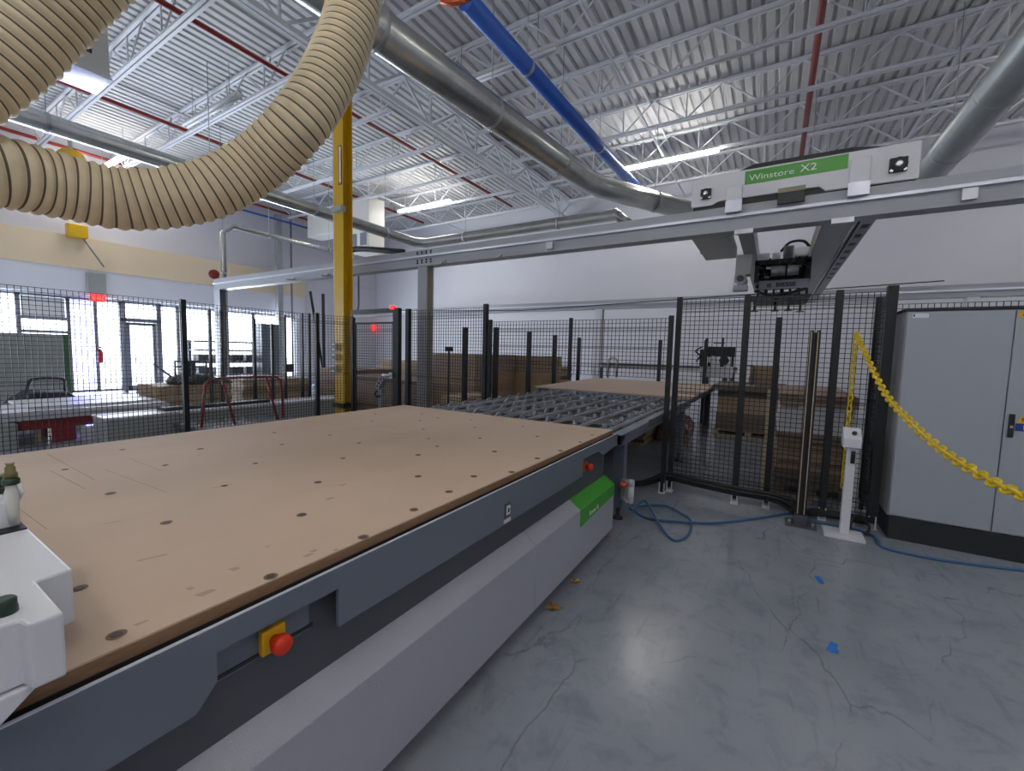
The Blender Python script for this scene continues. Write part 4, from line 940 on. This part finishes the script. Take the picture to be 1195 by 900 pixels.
q = at_y(524, 408, 5.6); MB().cyl((q.x, 5.6, 0), (q.x, 5.6, q.z), .014, 8).build('post', 'black', t); MB().box(q.x-.05, 5.55, q.z-.03, q.x+.05, 5.65, q.z+.05).build('sensor_box', 'black', t, bevel=.004)
tag(MB().lathe(at_y(436, 383, 14.6), [(.16,0),(.16,.03),(.1,.05)], 18, axis=(0,-1,0)).build('warning_lamp', 'exit_red'), 'red round lamp on the back wall seen through the gate', 'lamp')
# right stacks seen through the aisle fence
stack('board_stack', 'dark layered board stack low at right behind the aisle fence', .1, 5.75, .121, .8, 7.6, .72, ['brown_dk', 'brown_dk', 'brown'], .03, .03)
pallet(.1, 5.75, .8, 7.6, 'dark pallet under the dark board stack behind the aisle fence', 0, 'brown_dk')
stack('board_stack', 'white-faced sheet bundle on the dark stack behind the aisle fence', .11, 5.78, .735, .79, 7.6, 1.03, ['melamine'], .14, .004)
tag(MB().box(.09, 5.72, .72, .81, 7.62, .7345).build('board', 'melamine'), 'white sheet edge between dark stack and white bundle', 'board')
stack('board_stack', 'brown boards on top of the white-faced bundle behind aisle fence', .09, 5.74, 1.031, .8, 7.6, 1.16, ['redbrown', 'brown'], .045, .01)
tag(MB().box(-.03, 5.68, 0, .06, 5.71, 1.2).build('plank', 'wood'), 'pale wooden plank standing upright left of the dark stack', 'plank')
pallet(-.95, 9.4, .3, 10.9, 'pale pallet on the floor under the brown stack in the aisle')
stack('board_stack', 'brown board stack in the aisle behind second fence post', -.9, 9.4, .121, .15, 10.9, .92, ['brown', 'brown_dk'], .25, .012)
stack('board_stack', 'thin dark boards overhanging the brown stack in the aisle', -1.0, 9.2, .921, .25, 10.9, 1.02, ['brown_dk'], .03, .02)
stack('board_stack', 'small brown stack on top at right of labelling machine', -.38, 9.6, 1.021, .12, 10.5, 1.4, ['brown', 'redbrown'], .19, .006)
stack('board_stack', 'dark boards lying under the pale tan sheet', -3.3, 7.3, 0, -1.8, 9.5, .42, ['brown_dk', 'brown'], .06, .04)
wr = thing('wrapped_bundle', 'brown bundle in clear shrink wrap on floor below the sheet', 'bundle', (-1.48, 8.3, 0))
MB().prism([(-1.75, 0), (-1.22, 0), (-1.2, .28), (-1.3, .42), (-1.55, .46), (-1.72, .38)], 'y', 7.95, 8.75).build('bundle', 'film', wr, bevel=.04, seg=3)
MB().lathe((-1.4, 7.95, .32), [(.06,0),(.05,.03),(.02,.05)], 12, axis=(0,-1,.2)).build('film_knot', 'melamine', wr)
# rear fence bar & labelling machine
LX0 = at_y(700, 430, 11.3).x
PB = thing('pusher_beam', 'long grey pusher beam with loop bracket above the back of the sheet', 'beam', (-2.5, 11.3, 1.1))
zz = at_y(740, 425, 11.3).z
MB().box(LX0, 11.25, zz-.12, -.7, 11.35, zz+.02).build('beam_body', 'zinc_grey', PB); MB().box(LX0, 11.23, zz-.03, -.7, 11.25, zz).build('rail', 'slate_dark', PB)
xq = at_y(716, 430, 11.3).x
MB().tube([(xq-.12, 11.2, .93), (xq-.12, 11.2, zz+.08), (xq-.08, 11.2, zz+.13), (xq, 11.2, zz+.15), (xq+.08, 11.2, zz+.13), (xq+.12, 11.2, zz+.08), (xq+.12, 11.2, .95)], .03, 8).build('loop_bracket', 'zinc_grey', PB)
for xx in (LX0+.05, -.8): MB().box(xx-.04, 11.26, 0, xx+.04, 11.34, zz-.12).build('leg', 'slate_dark', PB)
LM = thing('labelling_machine', 'black and white labelling machine at right end of pusher beam', 'machine', (-1.2, 11.1, 1.1))
p0, p1_ = at_y(817, 425, 11.0), at_y(857, 425, 11.0)
def LY(px, py): v = at_y(px, py, 11.0); return v.x, v.z
a0 = LY(816, 440); a1 = LY(855, 424)
MB().box(a0[0], 11.0, a0[1], a1[0], 11.2, a1[1]).build('white_plate', 'melamine', LM, bevel=.005)
b0 = LY(821, 416); b1 = LY(858, 405)
MB().box(b0[0], 10.98, b0[1], b1[0], 11.2, b1[1]).build('black_cover', 'rubber', LM, bevel=.006)
for pxa, pxb in ((816, 823), (826, 830), (840, 846), (853, 857)):
    c0 = LY(pxa, 428); c1 = LY(pxb, 408); MB().box(c0[0], 10.99, c0[1], c1[0], 11.15, c1[1]).build('upright', 'rubber', LM)
c0 = LY(832, 420); MB().cyl((c0[0], 10.95, c0[1]), (c0[0], 11.1, c0[1]), .09, 16).build('label_reel', 'melamine', LM)
c0 = LY(845, 421); MB().cyl((c0[0], 10.95, c0[1]), (c0[0], 11.1, c0[1]), .1, 16).build('drive_reel', 'rubber', LM)
c0 = LY(824, 407); c1 = LY(824, 395); MB().box(c0[0]-.03, 11.05, c0[1]-.1, c0[0]+.03, 11.1, c1[1]).build('mast', 'black', LM)
c0 = LY(843, 405); MB().box(c0[0]-.2, 11.05, c0[1]+.08, c0[0]+.04, 11.09, c0[1]+.11).box(c0[0]-.02, 11.05, c0[1]-.02, c0[0]+.02, 11.09, c0[1]+.22).build('sensor_arm', 'black', LM)
c0 = LY(818, 420); MB().tube(smooth_path([(c0[0], 10.97, c0[1]+.3), (c0[0]-.12, 10.96, c0[1]+.2), (c0[0]-.02, 10.96, c0[1]+.1), (c0[0]-.1, 10.96, c0[1]-.05)], 6), .018, 6).build('hose', 'rubber', LM)
MB().box(a0[0]+.1, 11.02, 0, a0[0]+.2, 11.18, a0[1]).box(a1[0]-.2, 11.02, 0, a1[0]-.1, 11.18, a0[1]).build('leg', 'slate_dark', LM)
t = thing('tool_stand', 'small metal tube stand on the boards right of labelling machine', 'stand', (.0, 9.3, 1.02))
q0 = at_y(868, 427, 9.3); q1 = at_y(878, 427, 9.3)
MB().tube([(q0.x, 9.3, 1.03), (q0.x, 9.3, q0.z), (q1.x, 9.3, q1.z), (q1.x+.03, 9.3, q1.z-.03), (q1.x+.02, 9.3, 1.03)], .018, 8).build('frame', 'slate_dark', t); MB().box(q0.x-.06, 9.25, 1.021, q1.x+.08, 9.4, 1.04).build('base', 'zinc_grey', t)

# left storage beyond the long fence
stack('board_stack', 'long low grey board stack behind red cart and mesh fence', -8.75, 2.12, 0, -8.15, 6.35, .42, ['grey_board'], .25, .002)
tag(MB().box(-8.76, 2.1, .422, -8.13, 6.37, .445).build('board', 'melamine'), 'white sheet on top of the long grey board stack', 'board')
tag(MB().box(-8.7, 2.9, .446, -8.4, 4.6, .5).build('board', 'black'), 'black strip lying on the long grey board stack', 'board')
RC = thing('hand_cart', 'red tube-handled platform cart behind the mesh fence', 'cart', (-7.35, 3.6, 0))
ya_, yb_ = 3.02, 4.2; X_ = -7.3
MB().tube(smooth_path([(X_, ya_-.06, .28), (X_, ya_, .85), (X_, ya_+.05, .99), (X_, ya_+.2, 1.03), (X_, yb_-.2, 1.03), (X_, yb_-.05, .99), (X_, yb_, .85), (X_, yb_+.02, .28)], 8), .02, 10).build('handle', 'red', RC)
for yy in (ya_+.24, yb_-.26): MB().tube([(X_, yy, 1.03), (X_+.1, yy+.13, .28)], .02, 10).build('brace', 'red', RC)
MB().box(X_-.75, ya_-.15, .22, X_+.2, yb_+.15, .3).build('platform', 'slate_dark', RC, bevel=.01)
for a_ in (X_-.6, X_+.05):
    for b2 in (ya_, yb_): MB().cyl((a_, b2-.03, .11), (a_, b2+.03, .11), .11, 16).build('wheel', 'rubber', RC)
RL = thing('lift_table', 'red scissor lift table under white sheets by the window wall', 'table', (-9.9, 1.95, 0))
MB().box(-10.4, 1.45, .22, -9.3, 3.2, .38).build('top_frame', 'red', RL, bevel=.01)
MB().box(-9.5, 1.78, .0, -9.3, 2.05, .22).build('support', 'red', RL); MB().box(-10.3, 1.78, 0, -10.1, 2.05, .22).build('support', 'red', RL); MB().box(-9.4, 1.62, 0, -9.32, 1.68, .22).build('strut', 'brown', RL)
stack('sheet_stack', 'white sheets stacked on the red lift table', -10.6, 1.1, .381, -9.2, 3.25, .5, ['melamine'], .045, .02, 'sheet stack')
tag(MB().box(-10.9, 1.6, .502, -9.5, 3.2, .53).build('board', 'melamine'), 'single white sheet lying askew on top of the white stack', 'board')
tag(MB().box(-9.25, 2.08, 0, -9.0, 2.36, .21).build('carton', 'melamine', bevel=.01), 'white box on the floor beneath the red lift table', 'box')
tag(MB().box(-10.3, .1, 0, -9.1, 1.42, .36).build('grey_crate', 'grey_board', bevel=.01), 'grey crate at the far left beside red lift table', 'crate')
NV = thing('floor_cleaner', 'navy covered machine with loop handle behind white sheets', 'machine', (-12, 2.2, 0))
MB().prism([(1.7, 0), (2.7, 0), (2.72, .36), (2.5, .56), (2.05, .6), (1.85, .45), (1.68, .25)], 'x', -12.4, -11.6).build('cover', 'navy', NV, bevel=.04, seg=3)
MB().tube(smooth_path([(-11.9, 1.98, .5), (-11.9, 2.03, .76), (-11.9, 2.12, .82), (-11.9, 2.42, .82), (-11.9, 2.5, .76), (-11.9, 2.5, .5)], 6), .025, 8).build('handle', 'navy', NV)
ga_ = at_x(80, 391, -14)
GPn = thing('panel_screen', 'large grey-green standing board with green edge before the windows', 'board', (-14, ga_.y-1.2, 0))
MB().box(-14.05, ga_.y-2.6, .05, -14, ga_.y-.1, 1.7).build('face', 'grey_board', GPn); MB().box(-14.06, ga_.y-.1, .05, -13.99, ga_.y, 1.7).build('edge', 'green_edge', GPn)
MB().box(-14.4, ga_.y-2.4, 0, -13.7, ga_.y-2.3, .06).box(-14.4, ga_.y-.4, 0, -13.7, ga_.y-.3, .06).build('foot', 'slate_dark', GPn)
# tan stacks on the storage side
stack('board_stack', 'tan board stack with black machine on top, near the glass door', -11.0, 3.35, 0, -10.0, 4.65, .72, ['brown', 'wood'], .08, .03)
BM = thing('strapping_cart', 'grey tube cart carrying black coils on the tan stack', 'cart', (-10.5, 3.9, .72))
MB().tube([(-10.3, 3.75, .73), (-10.3, 3.75, 1.2), (-10.3, 4.3, 1.2), (-10.3, 4.3, .73)], .022, 8).tube([(-10.3, 3.75, 1.08), (-10.3, 4.3, 1.08)], .016, 8).tube([(-10.3, 3.4, 1.15), (-10.3, 3.72, .85)], .02, 8).build('frame', 'slate_dark', BM)
MB().box(-10.6, 3.9, .95, -10.4, 4.15, 1.2).build('control_box', 'slate_dark', BM)
MB().lathe((-10.45, 4.1, .721), [(.42,0),(.45,.06),(.4,.14),(.25,.2),(.05,.22)], 18).build('coil', 'rubber', BM); MB().lathe((-10.3, 4.55, .721), [(.25,0),(.22,.06),(.1,.1)], 14).build('coil', 'rubber', BM)
stack('board_stack', 'tan board stack right of the red cart handles on storage side', -11.2, 4.95, 0, -10.1, 6.6, .76, ['wood', 'brown'], .1, .03)
tag(MB().box(-11.0, 5.0, .762, -10.2, 5.9, .84).build('paper_pile', 'melamine', bevel=.02), 'white wrapped pile on the tan stack right of the red cart', 'pile')
stack('board_stack', 'brown board stack left of the yellow column', -10.5, 7.0, 0, -9.05, 8.4, 1.0, ['redbrown', 'brown'], .06, .03)
SR = thing('storage_rack', 'grey slotted steel storage rack in front of the windows', 'rack', (-14.6, 6.6, 0))
for yy in (5.7, 6.6, 7.5): MB().box(-14.7, yy-.04, 0, -14.62, yy+.04, 1.68).build('upright', 'crate', SR)
for z in (.25, .62, 1.0, 1.36, 1.62):
    k = MB().box(-14.75, 5.68, z, -14.2, 7.52, z+.05)
    k.build('shelf', 'crate', SR)
for z in (.3, .68, 1.06):
    for yy in (5.78, 6.2, 6.68, 7.1):
        MB().box(-14.7, yy, z-.0, -14.3, yy+.33, z+.2).build('bin', 'slate_dark', SR)
q0 = at_x(301, 380, -13.8).y
tag(MB().box(-14.1, q0, 0, -13.6, q0+.55, 2.25).build('locker', 'slate', bevel=.01), 'narrow grey metal locker standing right of storage rack', 'locker')
# exit sign, wall box, extinguisher, yellow beacon, reel
q = at_x(115, 348, XL+.35)
ex = thing('exit_sign', 'red glowing exit sign above the window mullion left of glass door', 'sign', (XL+.3, q.y, q.z))
MB().box(XL+.27, q.y-.16, q.z-.1, XL+.33, q.y+.16, q.z+.1).build('face', 'exit_red', ex, bevel=.01); MB().box(XL+.25, q.y-.04, q.z-.04, XL+.28, q.y+.04, q.z+.04).build('mount', 'hvac', ex)
text('EXIT', .13, ex, (XL+.333, q.y, q.z), (0,1,0), (0,0,1), 'white_ink')
q = at_x(112, 331, XL+.3); tag(MB().box(XL+.251, q.y-.2, q.z-.28, XL+.4, q.y+.2, q.z+.3).build('wall_box', 'zinc_grey', bevel=.01), 'grey box on the white bulkhead above the exit sign', 'box')
q = at_x(117, 415, XL+.15)
ft = thing('fire_extinguisher', 'red fire extinguisher on the mullion left of the glass door', 'extinguisher', (XL+.12, q.y, q.z-.25))
MB().lathe((XL+.14, q.y, q.z-.22), [(.06,0),(.07,.03),(.07,.33),(.03,.39),(.025,.42)], 16).build('bottle', 'red', ft); MB().tube(smooth_path([(XL+.14, q.y, q.z+.25), (XL+.2, q.y-.08, q.z+.2), (XL+.2, q.y-.1, q.z-.02)], 6), .015, 8).build('hose', 'rubber', ft); MB().box(XL, q.y-.03, q.z+.22, XL+.18, q.y+.03, q.z+.27).build('handle', 'red', ft)
q = at_x(90, 270, XL+.4); yb2 = thing('hose_reel', 'yellow hose reel with hanging cord on the tan band', 'reel', (XL+.4, q.y, q.z))
MB().box(XL+.281, q.y-.22, q.z-.18, XL+.55, q.y+.2, q.z+.18).build('reel_case', 'yellow', yb2, bevel=.03); MB().tube([(XL+.45, q.y+.1, q.z-.18), (XL+.5, q.y+.5, q.z-.9)], .02, 8).build('cord', 'frame_al', yb2)
q = at_x(82, 190, -15); yb3 = thing('hose_reel', 'yellow hose reel hung high behind the hose bend', 'reel', (-15, q.y, q.z))
MB().lathe((-15.1, q.y, q.z), [(.12,0),(.3,.01),(.3,.06),(.2,.07),(.2,.2),(.3,.21),(.3,.26),(.1,.27)], 18, axis=(1,0,0)).build('drum', 'yellow', yb3); MB().box(-15.0, q.y-.03, q.z+.25, -14.9, q.y+.03, ZB).build('hanger', 'zinc_grey', yb3)

# ------------------------------------------------------------------ world and view
wld = bpy.data.worlds.new('sky'); S.world = wld; wld.use_nodes = True
bg = wld.node_tree.nodes['Background']; bg.inputs['Color'].default_value = (.86, .92, 1.0, 1); bg.inputs['Strength'].default_value = 5.0
sun = bpy.data.lights.new('sun', 'SUN'); sun.energy = 2.0; sun.angle = .1
so = bpy.data.objects.new('sun', sun); COL.objects.link(so); so.rotation_euler = (math.radians(40), 0, math.radians(200))
# daylight entering through the glazing
al = bpy.data.lights.new('window_daylight', 'AREA'); al.shape = 'RECTANGLE'; al.size = 12; al.size_y = 2.6; al.energy = 1300; al.color = (.86, .92, 1)
ao = bpy.data.objects.new('window_daylight', al); COL.objects.link(ao); ao.location = (XL-.35, 4.2, 1.45); ao.rotation_euler = (PI/2, 0, -PI/2)
S.view_settings.view_transform = 'Standard'; S.view_settings.look = 'None'; S.view_settings.exposure = 0.25
try:
    S.cycles.use_denoising = True; S.cycles.max_bounces = 8; S.cycles.diffuse_bounces = 4; S.cycles.glossy_bounces = 3; S.cycles.sample_clamp_indirect = 6
    S.cycles.transparent_max_bounces = 12
except Exception: pass
for ob in bpy.data.objects:
    if '_o' in ob: del ob['_o']
